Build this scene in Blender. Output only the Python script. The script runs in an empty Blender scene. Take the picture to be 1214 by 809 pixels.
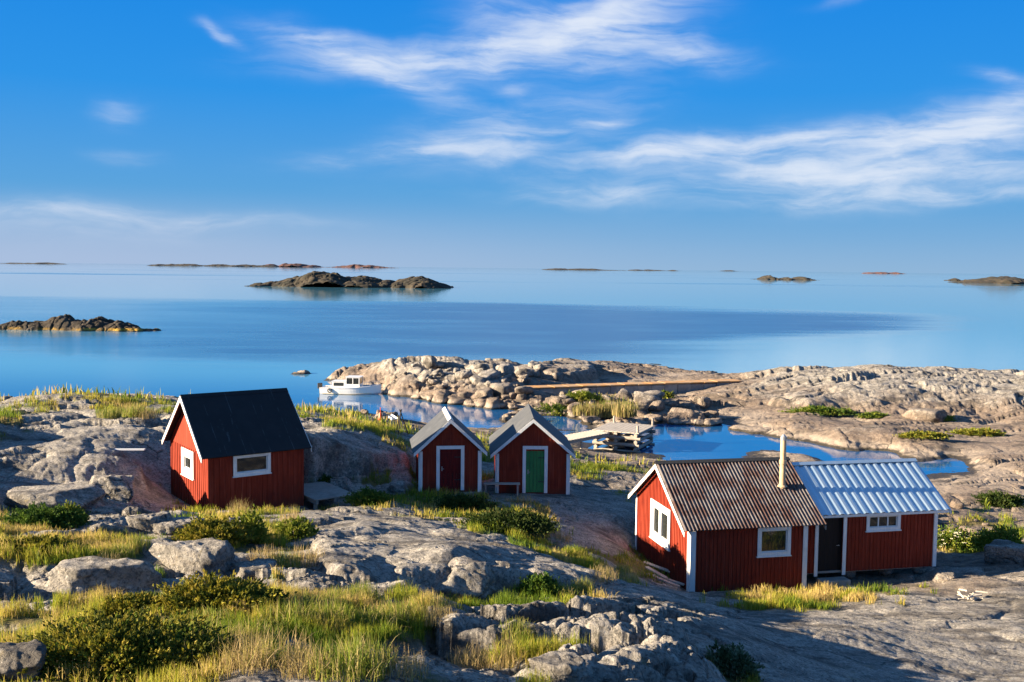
import bpy, bmesh, math, random
import numpy as np
from mathutils import Matrix, Vector

rng = np.random.default_rng(7)
random.seed(7)
SC = bpy.context.scene
COL = SC.collection
R_ = math.radians

# ------------------------------------------------------------------ camera
FPX, PW, PH = 1200.0, 1214.0, 809.0
HY, SLOPE = 318.0, 0.0116
CAMZ = 13.0
_roll = math.atan(SLOPE)
_pit = math.atan((HY - 404.5) * math.cos(_roll) / FPX)
CF = np.array([0, math.cos(_pit), math.sin(_pit)])
_U0 = np.cross([1.0, 0, 0], CF)
CR = math.cos(_roll) * np.array([1.0, 0, 0]) + math.sin(_roll) * _U0
CU = -math.sin(_roll) * np.array([1.0, 0, 0]) + math.cos(_roll) * _U0
cam_d = bpy.data.cameras.new('camera')
cam = bpy.data.objects.new('camera', cam_d)
COL.objects.link(cam)
cam_d.sensor_fit = 'HORIZONTAL'
cam_d.sensor_width = 36.0
cam_d.lens = FPX / PW * 36.0
cam_d.clip_start = 0.1
cam_d.clip_end = 200000.0
_m = Matrix.Identity(4)
for i in range(3):
    _m[i][0] = CR[i]; _m[i][1] = CU[i]; _m[i][2] = -CF[i]
_m[2][3] = CAMZ
cam.matrix_world = _m
SC.camera = cam


def ray(px, py):
    return CF + CR * (px - PW / 2) / FPX - CU * (py - PH / 2) / FPX


# ------------------------------------------------------------------ light
SUN_EL, SUN_AZ = 15.0, 80.0          # azimuth: degrees left of straight behind the camera
to_sun = Vector((-math.sin(R_(SUN_AZ)) * math.cos(R_(SUN_EL)), -math.cos(R_(SUN_AZ)) * math.cos(R_(SUN_EL)), math.sin(R_(SUN_EL))))
sun_d = bpy.data.lights.new('sun', 'SUN')
sun_d.energy = 5.0
sun_d.angle = R_(0.5)
sun_d.color = (1.0, 0.82, 0.58)
sun = bpy.data.objects.new('sun', sun_d)
COL.objects.link(sun)
sun.rotation_euler = to_sun.to_track_quat('Z', 'Y').to_euler()
SC.view_settings.view_transform = 'Standard'
SC.view_settings.look = 'None'
SC.view_settings.gamma = 1.0
SC.view_settings.use_curve_mapping = False
SC.view_settings.exposure = 2.05
SC.cycles.max_bounces = 6
SC.cycles.diffuse_bounces = 2
SC.cycles.glossy_bounces = 3
SC.cycles.transmission_bounces = 5
SC.cycles.transparent_max_bounces = 8

world = bpy.data.worlds.new('World')
SC.world = world
world.use_nodes = True


class NT:
    """small helper for node trees"""
    def __init__(s, tree):
        s.t = tree
        tree.nodes.clear()

    def n(s, kind, **kw):
        nd = s.t.nodes.new(kind)
        for k, v in kw.items():
            setattr(nd, k, v)
        return nd

    def link(s, a, b):
        s.t.links.new(a, b)

    def _in(s, sock, v):
        if hasattr(v, 'is_output') or isinstance(v, bpy.types.NodeSocket):
            s.t.links.new(v, sock)
        else:
            sock.default_value = v

    def math(s, op, a, b=0.0, c=None, clamp=False):
        nd = s.n('ShaderNodeMath', operation=op, use_clamp=clamp)
        s._in(nd.inputs[0], a); s._in(nd.inputs[1], b)
        if c is not None:
            s._in(nd.inputs[2], c)
        return nd.outputs[0]

    def mix(s, fac, a, b, blend='MIX'):
        nd = s.n('ShaderNodeMix', data_type='RGBA', blend_type=blend)
        s._in(nd.inputs[0], fac)
        s._in(nd.inputs[6], a if not isinstance(a, tuple) else (*a, 1)[:4])
        s._in(nd.inputs[7], b if not isinstance(b, tuple) else (*b, 1)[:4])
        return nd.outputs[2]

    def ss(s, v, lo, hi, o0=0.0, o1=1.0):
        nd = s.n('ShaderNodeMapRange', interpolation_type='SMOOTHSTEP')
        s._in(nd.inputs[0], v)
        nd.inputs[1].default_value = lo; nd.inputs[2].default_value = hi
        nd.inputs[3].default_value = o0; nd.inputs[4].default_value = o1
        return nd.outputs[0]

    def noise(s, vec, scale, detail=4.0, rough=0.55, dist=0.0):
        nd = s.n('ShaderNodeTexNoise')
        if vec is not None:
            s.link(vec, nd.inputs['Vector'])
        nd.inputs['Scale'].default_value = scale
        nd.inputs['Detail'].default_value = detail
        nd.inputs['Roughness'].default_value = rough
        nd.inputs['Distortion'].default_value = dist
        return nd.outputs['Fac']

    def mapping(s, vec, loc=(0, 0, 0), rot=(0, 0, 0), scale=(1, 1, 1)):
        nd = s.n('ShaderNodeMapping')
        s.link(vec, nd.inputs[0])
        nd.inputs[1].default_value = loc
        nd.inputs[2].default_value = rot
        nd.inputs[3].default_value = scale
        return nd.outputs[0]


SKY_S = 0.10
SKY_K = 1.0 / (SKY_S * 2 ** SC.view_settings.exposure)     # sky radiances below are as displayed


def build_world():
    w = NT(world.node_tree)
    out = w.n('ShaderNodeOutputWorld')
    bg = w.n('ShaderNodeBackground')
    sky = w.n('ShaderNodeTexSky', sky_type='NISHITA')
    sky.sun_disc = False
    sky.sun_elevation = R_(SUN_EL)
    sky.sun_rotation = math.atan2(to_sun.x, to_sun.y)
    sky.altitude = 0.0
    sky.air_density = 1.0
    sky.dust_density = 0.4
    sky.ozone_density = 2.5
    tc = w.n('ShaderNodeTexCoord').outputs['Generated']
    sep = w.n('ShaderNodeSeparateXYZ')
    w.link(tc, sep.inputs[0])
    az = w.math('ARCTAN2', sep.outputs[0], sep.outputs[1])
    el = w.math('ARCSINE', sep.outputs[2])
    # clear evening air: pale at the horizon, deep polarised blue above, the plain sky overhead
    ramp = w.n('ShaderNodeValToRGB')
    w.link(w.math('DIVIDE', el, 0.30, clamp=True), ramp.inputs[0])
    k = SKY_K
    stops = [(0.0, (.235, .45, .68)), (.10, (.165, .41, .70)), (.25, (.105, .37, .73)), (.55, (.030, .300, .80)), (1.0, (.006, .228, .78))]
    cr = ramp.color_ramp
    cr.elements[0].position = 0.0; cr.elements[1].position = 1.0
    for p_, _c in stops[1:-1]:
        cr.elements.new(p_)
    for e_, (p_, c_) in zip(cr.elements, stops):
        e_.position = p_; e_.color = tuple(c_) + (1,)
    sc_ = w.n('ShaderNodeVectorMath', operation='SCALE')
    w.link(ramp.outputs[0], sc_.inputs[0]); sc_.inputs['Scale'].default_value = k
    plain = w.n('ShaderNodeVectorMath', operation='SCALE')
    w.link(sky.outputs[0], plain.inputs[0]); plain.inputs['Scale'].default_value = .5
    col = w.mix(w.ss(el, .28, .8, 1.0, .15), plain.outputs[0], sc_.outputs[0])
    # thin cirrus: elongated wisps in (azimuth, elevation), broken by streaky noise
    cmb = w.n('ShaderNodeCombineXYZ')
    w.link(az, cmb.inputs[0]); w.link(el, cmb.inputs[1])
    P = cmb.outputs[0]
    warp = w.n('ShaderNodeTexNoise'); w.link(P, warp.inputs['Vector'])
    warp.inputs['Scale'].default_value = 9.0; warp.inputs['Detail'].default_value = 5.0
    wv = w.n('ShaderNodeVectorMath', operation='MULTIPLY_ADD')
    w.link(warp.outputs['Color'], wv.inputs[0])
    wv.inputs[1].default_value = (0.07, 0.035, 0.0); wv.inputs[2].default_value = (-0.035, -0.0175, 0.0)
    wa = w.n('ShaderNodeVectorMath', operation='ADD')
    w.link(P, wa.inputs[0]); w.link(wv.outputs[0], wa.inputs[1])
    PWv = wa.outputs[0]

    def azel(px, py):
        d = ray(px, py); d = d / np.linalg.norm(d)
        return math.atan2(d[0], d[1]), math.asin(d[2])
    streaks = [  # x0,y0,x1,y1,half width px,intensity
        (366, 52, 516, 112, 13, 1.2), (330, 40, 470, 62, 13, .45), (400, 76, 650, 62, 15, 1.0), (560, 70, 790, -8, 24, 1.25),
        (640, 60, 800, 40, 28, .7), (760, 52, 880, 72, 13, .6), (540, 20, 660, 8, 16, .4), (250, 26, 292, 50, 6, .55),
        (420, 188, 660, 172, 10, .75), (500, 172, 720, 132, 24, .55), (690, 150, 735, 146, 5, .6), (560, 196, 640, 186, 6, .3),
        (690, 190, 880, 166, 11, .95), (860, 172, 1060, 158, 9, .6), (1000, 190, 1240, 140, 22, 1.0), (1100, 165, 1240, 115, 16, .7),
        (690, 196, 1250, 138, 15, .6), (800, 222, 1260, 190, 24, .5), (880, 212, 1240, 208, 20, .6), (620, 231, 820, 226, 9, .5), (850, 198, 980, 205, 12, .4), (900, 236, 1240, 232, 9, .45), (1160, 88, 1230, 96, 7, .45),
        (-60, 244, 330, 262, 9, .6), (-60, 262, 240, 275, 18, .32), (120, 128, 170, 130, 14, .22), (120, 184, 180, 186, 7, .2),
        (970, 10, 1030, 2, 5, .25), (590, 105, 640, 103, 6, .3),
    ]
    total = None
    for x0, y0, x1, y1, hw, inten in streaks:
        a0, e0 = azel(x0, y0); a1, e1 = azel(x1, y1)
        L = math.hypot(a1 - a0, e1 - e0); ang = math.atan2(e1 - e0, a1 - a0)
        mp = w.n('ShaderNodeMapping', vector_type='TEXTURE')
        w.link(PWv, mp.inputs[0])
        mp.inputs[1].default_value = ((a0 + a1) / 2, (e0 + e1) / 2, 0)
        mp.inputs[2].default_value = (0, 0, ang)
        mp.inputs[3].default_value = (L * 0.54, hw / FPX * 1.08, 1)
        ln = w.n('ShaderNodeVectorMath', operation='DOT_PRODUCT')
        w.link(mp.outputs[0], ln.inputs[0]); w.link(mp.outputs[0], ln.inputs[1])
        g = w.math('EXPONENT', w.math('MULTIPLY', ln.outputs['Value'], -1.2))
        g = w.math('MULTIPLY', g, inten)
        total = g if total is None else w.math('ADD', total, g)
    st = w.noise(w.mapping(PWv, rot=(0, 0, R_(-10)), scale=(6, 38, 1)), 1.4, 8, 0.6, 0.4)
    st2 = w.noise(w.mapping(PWv, rot=(0, 0, R_(14)), scale=(15, 60, 1)), 1.2, 6, 0.55, 0.6)
    tex = w.math('MULTIPLY', w.ss(st, 0.30, 0.72, 0.20, 1.35), w.ss(st2, 0.25, 0.75, 0.5, 1.15))
    dens = w.math('MULTIPLY', total, tex)
    above = w.ss(el, 0.0, 0.03)
    dens = w.math('SUBTRACT', 1.0, w.math('EXPONENT', w.math('MULTIPLY', w.math('MULTIPLY', dens, above), -1.35)))
    dens = w.math('MULTIPLY', dens, .97)
    cl = w.mix(dens, col, (.80 * k, .86 * k, .96 * k))
    # pale band hugging the horizon, stronger to the left
    band = w.math('MULTIPLY', w.ss(el, 0.0, 0.075, 1.0, 0.0), w.ss(az, -0.5, 0.35, 0.9, 0.25))
    cl = w.mix(band, cl, (.42 * k, .53 * k, .74 * k))
    w.link(cl, bg.inputs['Color'])
    bg.inputs['Strength'].default_value = SKY_S
    w.link(bg.outputs[0], out.inputs['Surface'])


build_world()


# ------------------------------------------------------------------ numpy noise
def _hash(ix, iy, seed):
    h = (ix.astype(np.int64) * 374761393 + iy.astype(np.int64) * 668265263 + seed * 1442695041) & 0xFFFFFFFF
    h = ((h ^ (h >> 13)) * 1274126177) & 0xFFFFFFFF
    h = ((h ^ (h >> 16)) * 2246822519) & 0xFFFFFFFF
    h = h ^ (h >> 15)
    return (h & 0xFFFFFF) / float(0x1000000)


def vnoise(x, y, seed):
    ix = np.floor(x); iy = np.floor(y)
    fx = x - ix; fy = y - iy
    fx = fx * fx * fx * (fx * (fx * 6 - 15) + 10); fy = fy * fy * fy * (fy * (fy * 6 - 15) + 10)
    a = _hash(ix, iy, seed); b = _hash(ix + 1, iy, seed); c = _hash(ix, iy + 1, seed); d = _hash(ix + 1, iy + 1, seed)
    return (a + (b - a) * fx) * (1 - fy) + (c + (d - c) * fx) * fy - 0.5


def fbm(x, y, seed, octv=4, gain=0.5):
    s = 0; a = 1.0
    for o in range(octv):
        ca, sa = math.cos(o * 1.1 + .4), math.sin(o * 1.1 + .4)
        s = s + a * vnoise((x * ca - y * sa) * 2.03 ** o + 17.3 * o, (x * sa + y * ca) * 2.03 ** o - 9.1 * o, seed + o)
        a *= gain
    return s


def blocks(x, y, size, seed, aspect=1.6, ang=0.5, steep=3.0, tilt=0.6):
    """broken granite: flat tilted tops with steep worn sides, the highest block winning; about -0.4..1"""
    ca, sa = math.cos(ang), math.sin(ang)
    u = (x * ca + y * sa) / (size * aspect); v = (-x * sa + y * ca) / size
    iu = np.floor(u); iv = np.floor(v)
    best = np.full(np.shape(x), -9.0)
    for du in (-1, 0, 1):
        for dv in (-1, 0, 1):
            cu = iu + du; cv = iv + dv
            pu = cu + 0.1 + 0.8 * _hash(cu, cv, seed); pv = cv + 0.1 + 0.8 * _hash(cu, cv, seed + 1)
            h0 = _hash(cu, cv, seed + 2); tu = _hash(cu, cv, seed + 3) - .5; tv = _hash(cu, cv, seed + 4) - .5
            th = _hash(cu, cv, seed + 5) * 1.6
            a = u - pu; b = v - pv
            c_ = np.cos(th); s_ = np.sin(th)
            a2 = a * c_ - b * s_; b2 = a * s_ + b * c_
            d = np.maximum(np.maximum(np.abs(a2), np.abs(b2)), .72 * (np.abs(a2) + np.abs(b2)))
            e = d - (.34 + .26 * h0)
            side = steep * .5 * (e + np.sqrt(e * e + .0016))          # rounded shoulder, then a straight face
            h = h0 + tilt * 2 * (tu * a + tv * b) - side - .25 * (a * a + b * b)
            best = np.maximum(best, h)
    return np.clip(best, -0.7, 1.25)


def joints(x, y, size, seed, aspect=1.8, ang=0.4, tilt=0.5):
    """jointed bedrock: each block a plane of its own height and tilt; returns height (-.5.. .5) and distance to the joint in metres"""
    ca, sa = math.cos(ang), math.sin(ang)
    u = (x * ca + y * sa) / (size * aspect); v = (-x * sa + y * ca) / size
    iu = np.floor(u); iv = np.floor(v)
    f1 = np.full(np.shape(x), 99.0); f2 = f1.copy(); hh = np.zeros(np.shape(x))
    for du in (-1, 0, 1):
        for dv in (-1, 0, 1):
            cu = iu + du; cv = iv + dv
            a = u - (cu + .12 + .76 * _hash(cu, cv, seed)); b = v - (cv + .12 + .76 * _hash(cu, cv, seed + 1))
            d = (a ** 4 + b ** 4 + .6 * a * a * b * b) ** .25
            h = _hash(cu, cv, seed + 2) - .5 + tilt * 2 * ((_hash(cu, cv, seed + 3) - .5) * a + (_hash(cu, cv, seed + 4) - .5) * b)
            new = d < f1
            f2 = np.where(new, f1, np.minimum(f2, d)); hh = np.where(new, h, hh); f1 = np.where(new, d, f1)
    return hh, (f2 - f1) * size * .6


def sstep(x, a, b):
    t = np.clip((x - a) / (b - a), 0, 1)
    return t * t * (3 - 2 * t)


# ------------------------------------------------------------------ terrain
CPS = []


def world_at(px, py, Y=None, z=None):
    d = ray(px, py)
    t = Y / d[1] if Y is not None else (z - CAMZ) / d[2]
    return np.array([0, 0, CAMZ]) + d * t


def cp(px, py, Y=None, z=None, r=0.5, g=0.0):
    w = world_at(px, py, Y, z)
    CPS.append((w[0], w[1], w[2], r, g))


def cw(x, y, z, r=0.4, g=0.0):
    CPS.append((x, y, z, r, g))


# the near hill below the camera
for a in [(-14, 4, 8.2, .4, .6), (0, 3, 8.9, .4, .3), (5, 4, 8.4, .5, 0), (11, 5, 6.4, .2, 0), (20, 10, 5.0, .2, 0), (-22, 10, 8.0, .4, .5), (-30, 22, 7.0, .5, .4), (-42, 40, 5.5, .6, .3), (30, 22, 3.2, .2, 0)]:
    cw(*a)
for a in [(0, 809, 12, .4, .7), (110, 800, 12.6, .2, .9), (250, 809, 12.2, .2, .9), (400, 809, 12.3, .5, .3), (520, 809, 12.8, .7, .05), (640, 809, 13.2, .8, .15), (760, 809, 14, .9, -.3),
          (10, 725, 17.5, .7, -.1), (60, 700, 20, .9, -.5), (120, 690, 21, .8, -.2), (30, 760, 15.3, .5, .3), (150, 740, 16.5, .2, .9), (240, 715, 18.3, .2, .9), (330, 740, 16.8, .2, .75), (430, 750, 16.6, .3, .6), (480, 720, 18.5, .3, .7),
          (200, 672, 23, .9, -.4), (260, 660, 24.2, .9, -.5), (150, 655, 25, .5, .6), (330, 690, 21.5, .8, .1), (390, 690, 22.5, .8, .0), (60, 655, 24.5, .4, .8), (20, 630, 28, .4, .8), (110, 632, 29, .7, .2), (180, 622, 31, .8, -.4), (230, 632, 30.5, .6, .2), (300, 640, 29.5, .3, .9), (350, 648, 28.5, .4, .7)]:
    cp(a[0], a[1], Y=a[2], r=a[3], g=a[4])
# slab and the step in the middle of the foreground
for a in [(400, 640, 28, .08, -.5), (450, 622, 32, .08, -.7), (470, 650, 27, .08, -.7), (530, 652, 25.6, .08, -.9), (600, 652, 27.6, .08, -.9), (660, 672, 27, .08, -.8), (720, 694, 27, .08, -.4), (520, 634, 29.5, .08, -.8),
          (400, 668, 25, .1, -.4), (420, 612, 34.5, .1, -.2), (560, 638, 31.5, .08, -.7), (640, 660, 29.3, .08, -.7), (385, 615, 33.5, .3, -.2),
          (530, 714, 24.0, .3, .3), (440, 706, 22.4, .6, -.1), (590, 707, 24.6, .3, .5), (650, 703, 25, .3, .6), (700, 704, 24.8, .3, .3), (480, 700, 22.3, .7, -.3),
          (600, 742, 18.4, .6, -.3), (680, 722, 20.6, .8, -.7), (745, 722, 20.2, .8, -.7), (790, 744, 18.6, .9, -.7), (822, 765, 17.4, .8, -.7), (700, 780, 15.6, 1., -.4), (560, 765, 16.9, .8, -.5), (510, 785, 14.6, .8, -.3), (470, 770, 15.4, .7, -.1), (640, 770, 16.2, .7, .3),
          (846, 800, 17.2, .4, .5), (870, 790, 18.6, .2, .1), (890, 800, 18.9, .12, -.8), (860, 742, 22.8, .2, -.7), (825, 722, 25.2, .25, -.5), (780, 704, 28.6, .25, -.4), (742, 690, 30.8, .3, .3),
          (930, 762, 23.6, .08, -1), (1000, 800, 21.4, .08, -1), (1100, 800, 22.6, .1, -1), (1214, 800, 23.4, .12, -1), (1000, 750, 25.6, .08, -1), (1100, 750, 27, .08, -1), (1214, 750, 27.5, .2, -1), (920, 724, 30, .1, .1), (1000, 720, 31.2, .1, .3), (1100, 712, 32.4, .15, -.4), (1214, 700, 34, .3, -.5), (1060, 700, 33.6, .2, .5)]:
    cp(a[0], a[1], Y=a[2], r=a[3], g=a[4])
# round the long house
for a in [(818, 702, 35.6, .15, -.2), (870, 706, 34.6, .1, 1.0), (940, 706, 35.5, .1, 1.3), (990, 703, 35.8, .1, 1.2), (1040, 702, 34.6, .1, 1.1), (1050, 684, 37.6, .4, -.2), (1110, 680, 38.2, .4, -.2), (1160, 672, 39.8, .3, -.6), (1214, 690, 36, .4, -.5), (1195, 657, 42, .2, .2), (1140, 654, 45, .2, .9), (1190, 644, 46.8, .2, .8), (1130, 622, 49, .3, .3), (1200, 606, 53, .4, .4),
          (757, 664, 39.6, .1, .8), (740, 672, 36.5, .15, 1.1), (742, 656, 38.4, .1, .8), (712, 662, 35.2, .15, .6), (770, 692, 34, .15, -.1)]:
    cp(a[0], a[1], Y=a[2], r=a[3], g=a[4])
for a in [(12.3, 36.75, 1.22, .1, .5), (14.2, 37.2, 1.3, .15, .2), (16, 37.7, 1.35, .2, -.2), (8.5, 38.5, 1.15, .1, 0), (12, 39.5, 1.2, .1, 0), (14, 41, 1.2, .1, 0), (8, 42.5, 1.1, .1, .3), (12, 45, 1.0, .2, .3), (5.3, 41.6, 1.5, .1, .5), (22, 50, .9, .3, .3), (27, 42, 1.5, .3, .2)]:
    cw(*a)
# between the cabins
for a in [(560, 612, 39.5, .2, .9), (620, 604, 41.5, .2, .9), (640, 640, 36, .2, .7), (690, 640, 38, .15, -.6), (740, 650, 39, .12, -.8), (700, 672, 32.5, .2, .8), (690, 606, 43.2, .12, -.7), (740, 610, 43.6, .12, -.8), (655, 620, 38.6, .2, .4), (590, 628, 35.6, .25, .7), (480, 598, 40.5, .2, .9), (430, 590, 41.5, .3, .7), (520, 596, 41.8, .2, .9), (390, 602, 38.2, .2, .2), (360, 606, 37.4, .2, .5), (450, 612, 36, .25, .0),
          (700, 588, 46.5, .15, -.1), (745, 592, 46.5, .2, .6), (740, 565, 54, .3, .1), (700, 547, 61.5, .3, .8), (770, 548, 62.5, .3, .3), (680, 560, 53, .3, .5), (720, 575, 51, .3, -.3)]:
    cp(a[0], a[1], Y=a[2], r=a[3], g=a[4])
for a in [(-4.1, 43.3, 3.25, .1, .7), (-1.4, 43.4, 3.15, .1, .7), (-.5, 44.6, 2.9, .1, .2), (2.6, 44.8, 2.8, .1, -.2), (-3.5, 49, 2.9, .2, .4), (1, 51, 2.5, .2, .4), (-7, 47, 4.4, .6, -.3), (-5.6, 45.3, 3.9, .3, .2)]:
    cw(*a)
# left: the cabin and the knoll behind it
for a in [(246, 610, 36.8, .3, .6), (300, 608, 36.8, .2, .8), (215, 606, 37.4, .3, .1), (180, 584, 39.6, .3, -.2), (60, 592, 36, .5, -.5), (120, 588, 37, .5, -.6), (0, 590, 35.5, .5, .1), (60, 560, 38.6, .42, -.9), (120, 548, 39.8, .35, -1), (165, 552, 41.0, .35, -1), (100, 520, 43, .42, -.9), (40, 525, 42, .5, -.6), (170, 512, 44.5, .4, -.8), (0, 560, 37.8, .7, -.3), (0, 520, 42.2, .5, .4), (10, 495, 46.5, .5, .6), (60, 492, 47.5, .7, -.3), (100, 466, 55, .4, .7), (40, 470, 53.5, .4, .6), (0, 477, 52, .4, .6), (200, 473, 57.5, .4, .5), (150, 486, 51, .3, .95), (190, 500, 48, .7, -.4), (120, 498, 46.6, .7, -.4), (-60, 490, 50, .4, .5), (-60, 560, 38, .6, 0)]:
    cp(a[0], a[1], Y=a[2], r=a[3], g=a[4])
for a in [(-22.8, 37, 6.3, .5, 0), (-23.5, 33, 6.2, .5, 0), (-23, 41.5, 6.6, .5, 0), (-28, 38, 6.2, .5, .2), (-12.5, 41.5, 3.7, .2, 0), (-9.5, 41.5, 3.5, .2, 0), (-15, 41.6, 4.0, .3, -.3), (-11, 45.5, 4.6, .5, -.2), (-7.4, 41, 3.0, .1, .1), (-8, 39.4, 3.1, .1, .1), (-6.2, 42, 3.0, .2, .3), (-15, 47, 5.7, .5, -.2), (-24, 66, 3.5, .5, .4), (-14, 66, 3.6, .4, .6), (-34, 62, 4, .5, .3), (-24, 80, 0.2, .6, 0), (-36, 78, .2, .6, 0), (-50, 70, .2, .6, 0), (-60, 50, 3, .6, .2), (-17, 84, 0.4, .5, 0), (-24, 92, -2, .5, 0), (-40, 90, -3, .5, 0), (-65, 78, -3, .5, 0)]:  # starts with an unseen ridge off the left edge, added to shade the knoll
    cw(*a)
for a in [(488, 556, 45.2, .4, .2), (380, 578, 43.6, .3, .4), (450, 582, 43.4, .3, .3), (480, 572, 44.3, .3, .3), (405, 507, 48.5, .5, .2), (460, 525, 49, .4, .6), (480, 515, 55, .3, .7),
          (385, 496, 57, .3, .8), (430, 500, 60, .25, .9), (475, 507, 61.5, .3, .8), (400, 489, 70, .2, .9), (440, 495, 72, .25, .3), (375, 487, 80, .3, .4), (500, 510, 69, .3, .2), (560, 516, 68, .3, .1), (620, 522, 66, .3, .3)]:
    cp(a[0], a[1], Y=a[2], r=a[3], g=a[4])
# near shore of the cove
for a in [(378, 484.5, 0), (430, 490, 0), (470, 496, 0), (500, 503, 0), (560, 508, 0), (600, 512, 0), (680, 519, 0), (775, 539, 0), (800, 546, 0), (850, 553, 0), (900, 560, 0), (1000, 566, 0), (1090, 562, 0), (1128, 559, 0)]:
    cp(a[0], a[1], z=0.03, r=.25, g=-.6)
cp(690, 536, z=.55, r=.3, g=0); cp(725, 541, z=.3, r=.3, g=-.4)
# far shore
for a in [(690, 500), (640, 497), (600, 490), (560, 482), (500, 474), (455, 467), (444, 462), (400, 457), (380, 452), (366, 444), (770, 506), (798, 502), (852, 503), (887, 510), (919, 518), (959, 525), (1019, 536), (1066, 541), (1100, 550), (1155, 556)]:
    cp(a[0], a[1], z=0.03, r=.7 if a[0] < 700 else .35, g=-.8)
# cove water
for a in [(440, 477), (480, 484), (520, 491), (600, 501), (560, 496), (820, 525), (870, 535), (730, 513), (780, 520), (985, 551), (1045, 553), (840, 543), (655, 508)]:
    cp(a[0], a[1], z=-.9, r=.2, g=-1)
cp(418, 464, z=-.9, r=.1, g=-1); cp(395, 463, z=-.9, r=.1, g=-1); cp(410, 473, z=-.8, r=.2, g=-1); cp(360, 460, z=-1.2, r=.2, g=-1); cp(340, 475, z=-1.5, r=.2, g=-1)
cp(1135, 555, z=-.35, r=.1, g=-1)
cp(935, 537, z=.12, r=.1, g=-1); cp(905, 534, z=.08, r=.1, g=-1); cp(965, 541, z=.12, r=.1, g=-1)
# rubble spit, ledges and the far rocks
for a in [(392, 441, .8, .4, -1), (410, 437, 1.5, .6, -1), (450, 431, 2.3, .7, -1), (420, 447, .8, .3, -1), (400, 447, .45, .2, -1), (445, 447, 1.1, .5, -1), (520, 430, 2.6, 1., -1), (565, 433, 2.3, .9, -1), (600, 442, 1.7, .9, -1), (480, 452, 1.5, 1., -1), (540, 458, 1.4, 1., -1), (600, 468, 1.1, .9, -1), (640, 478, 1.0, .7, -.6), (640, 455, 1.1, .7, -1),
          (690, 484, .9, .4, .7), (740, 486, .8, .5, .5), (700, 468, .3, .3, -.1), (760, 467, .3, .3, -.3), (820, 464, .35, .3, -.8), (660, 468, .35, .3, -.4), (780, 480, .8, .7, -.8), (820, 482, .7, .6, -.8), (860, 480, .8, .5, -.8), (730, 498, .3, .7, -.8), (820, 494, .6, .7, -1),
          (930, 505, .8, .3, -1), (1000, 518, .8, .3, -1), (1060, 520, .9, .4, -1), (900, 490, .5, .15, -.7), (1000, 498, .5, .15, -.5), (1100, 505, .6, .2, -.3), (1180, 502, .6, .2, -.1), (1214, 540, .6, .2, -.2), (1120, 532, .4, .2, -.7), (1190, 570, .6, .3, -.3), (1160, 545, .45, .15, -.8), (1150, 590, .6, .3, 0),
          (880, 470, 1.2, .4, -1), (930, 452, 2.1, .4, -1), (1000, 440, 2.9, .45, -1), (1100, 438.5, 3.1, .45, -.9), (1180, 442, 3.0, .45, -.8), (1230, 446, 3.0, .5, -.8), (1000, 484, 1.0, .55, -.5), (950, 478, 1.2, .55, -.7), (1100, 488, 1.1, .55, -.6), (1000, 462, 2.2, .6, -1), (1100, 462, 2.4, .6, -1), (1190, 470, 2.0, .6, -.8), (1160, 490, .9, .5, -.3), (890, 440, 1.6, .5, -1),
          (600, 428, 1.8, .3, -1), (660, 425.5, 2.1, .3, -1), (720, 429, 1.4, .3, -1), (650, 440, 1.0, .3, -1), (740, 442, .8, .5, -1), (790, 446, .5, .3, -1), (690, 447, .3, .3, -1), (850, 449, .9, .4, -1)]:
    cp(a[0], a[1], z=a[2], r=a[3], g=a[4])
for a in [(762, 430), (556, 429.5), (620, 446), (700, 434.5)]:
    cp(a[0], a[1], z=-.2, r=.3, g=-1)
for a in [(25, 122, .6), (38, 122, .9), (52, 122, .8), (64, 118, .8)]:
    cw(*a, .5, -1)
for x in (-18, -8, 0, 12, 24, 36, 48, 62, 78):
    cw(x, 158 if -3 < x < 26 else 134, -2.5, .3, -1)
for a in [(-22, 118, -2), (-26, 132, -2.5), (70, 96, 2, .6, -1), (80, 70, .9, .3, 0), (60, 50, 1.2, .3, .2), (75, 40, 1.5, .3, .2), (-15, 128, -1.5), (-5, 130, -1.2), (90, 120, -1)]:
    cw(*a)

CPS = np.array(CPS)


def _lp(x, y):
    return np.arctan2(x, y) * 2.2, 1.6 * np.log(np.hypot(x, y))


_cu, _cv = _lp(CPS[:, 0], CPS[:, 1])
EPS2 = 0.03 ** 2


def _ker(du, dv):
    return np.sqrt(du * du + dv * dv + EPS2)


_K = _ker(_cu[:, None] - _cu[None], _cv[:, None] - _cv[None])
_n = len(CPS)
_A = np.zeros((_n + 1, _n + 1)); _A[:_n, :_n] = _K - 0.002 * np.eye(_n); _A[_n, :_n] = 1; _A[:_n, _n] = 1
_W = np.linalg.solve(_A, np.vstack([CPS[:, 2:5], np.zeros((1, 3))]))
GU = np.linspace(-1.35 * 2.2, 1.35 * 2.2, 420); GV = np.linspace(1.6 * math.log(1.5), 1.6 * math.log(190), 420)
_gu, _gv = np.meshgrid(GU, GV, indexing='ij')
_gf = np.zeros(_gu.shape + (3,))
for i in range(0, 420, 30):
    k = _ker(_gu[i:i + 30, :, None] - _cu, _gv[i:i + 30, :, None] - _cv)
    _gf[i:i + 30] = k @ _W[:_n] + _W[_n]


def fields(x, y):
    u, v = _lp(x, y)
    fu = np.clip((u - GU[0]) / (GU[1] - GU[0]), 0, 418.999); fv = np.clip((v - GV[0]) / (GV[1] - GV[0]), 0, 418.999)
    iu = fu.astype(int); iv = fv.astype(int); a = (fu - iu)[..., None]; b = (fv - iv)[..., None]
    f = _gf[iu, iv] * (1 - a) * (1 - b) + _gf[iu + 1, iv] * a * (1 - b) + _gf[iu, iv + 1] * (1 - a) * b + _gf[iu + 1, iv + 1] * a * b
    return f[..., 0], np.clip(f[..., 1], 0.05, 1.0), f[..., 2]


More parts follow.
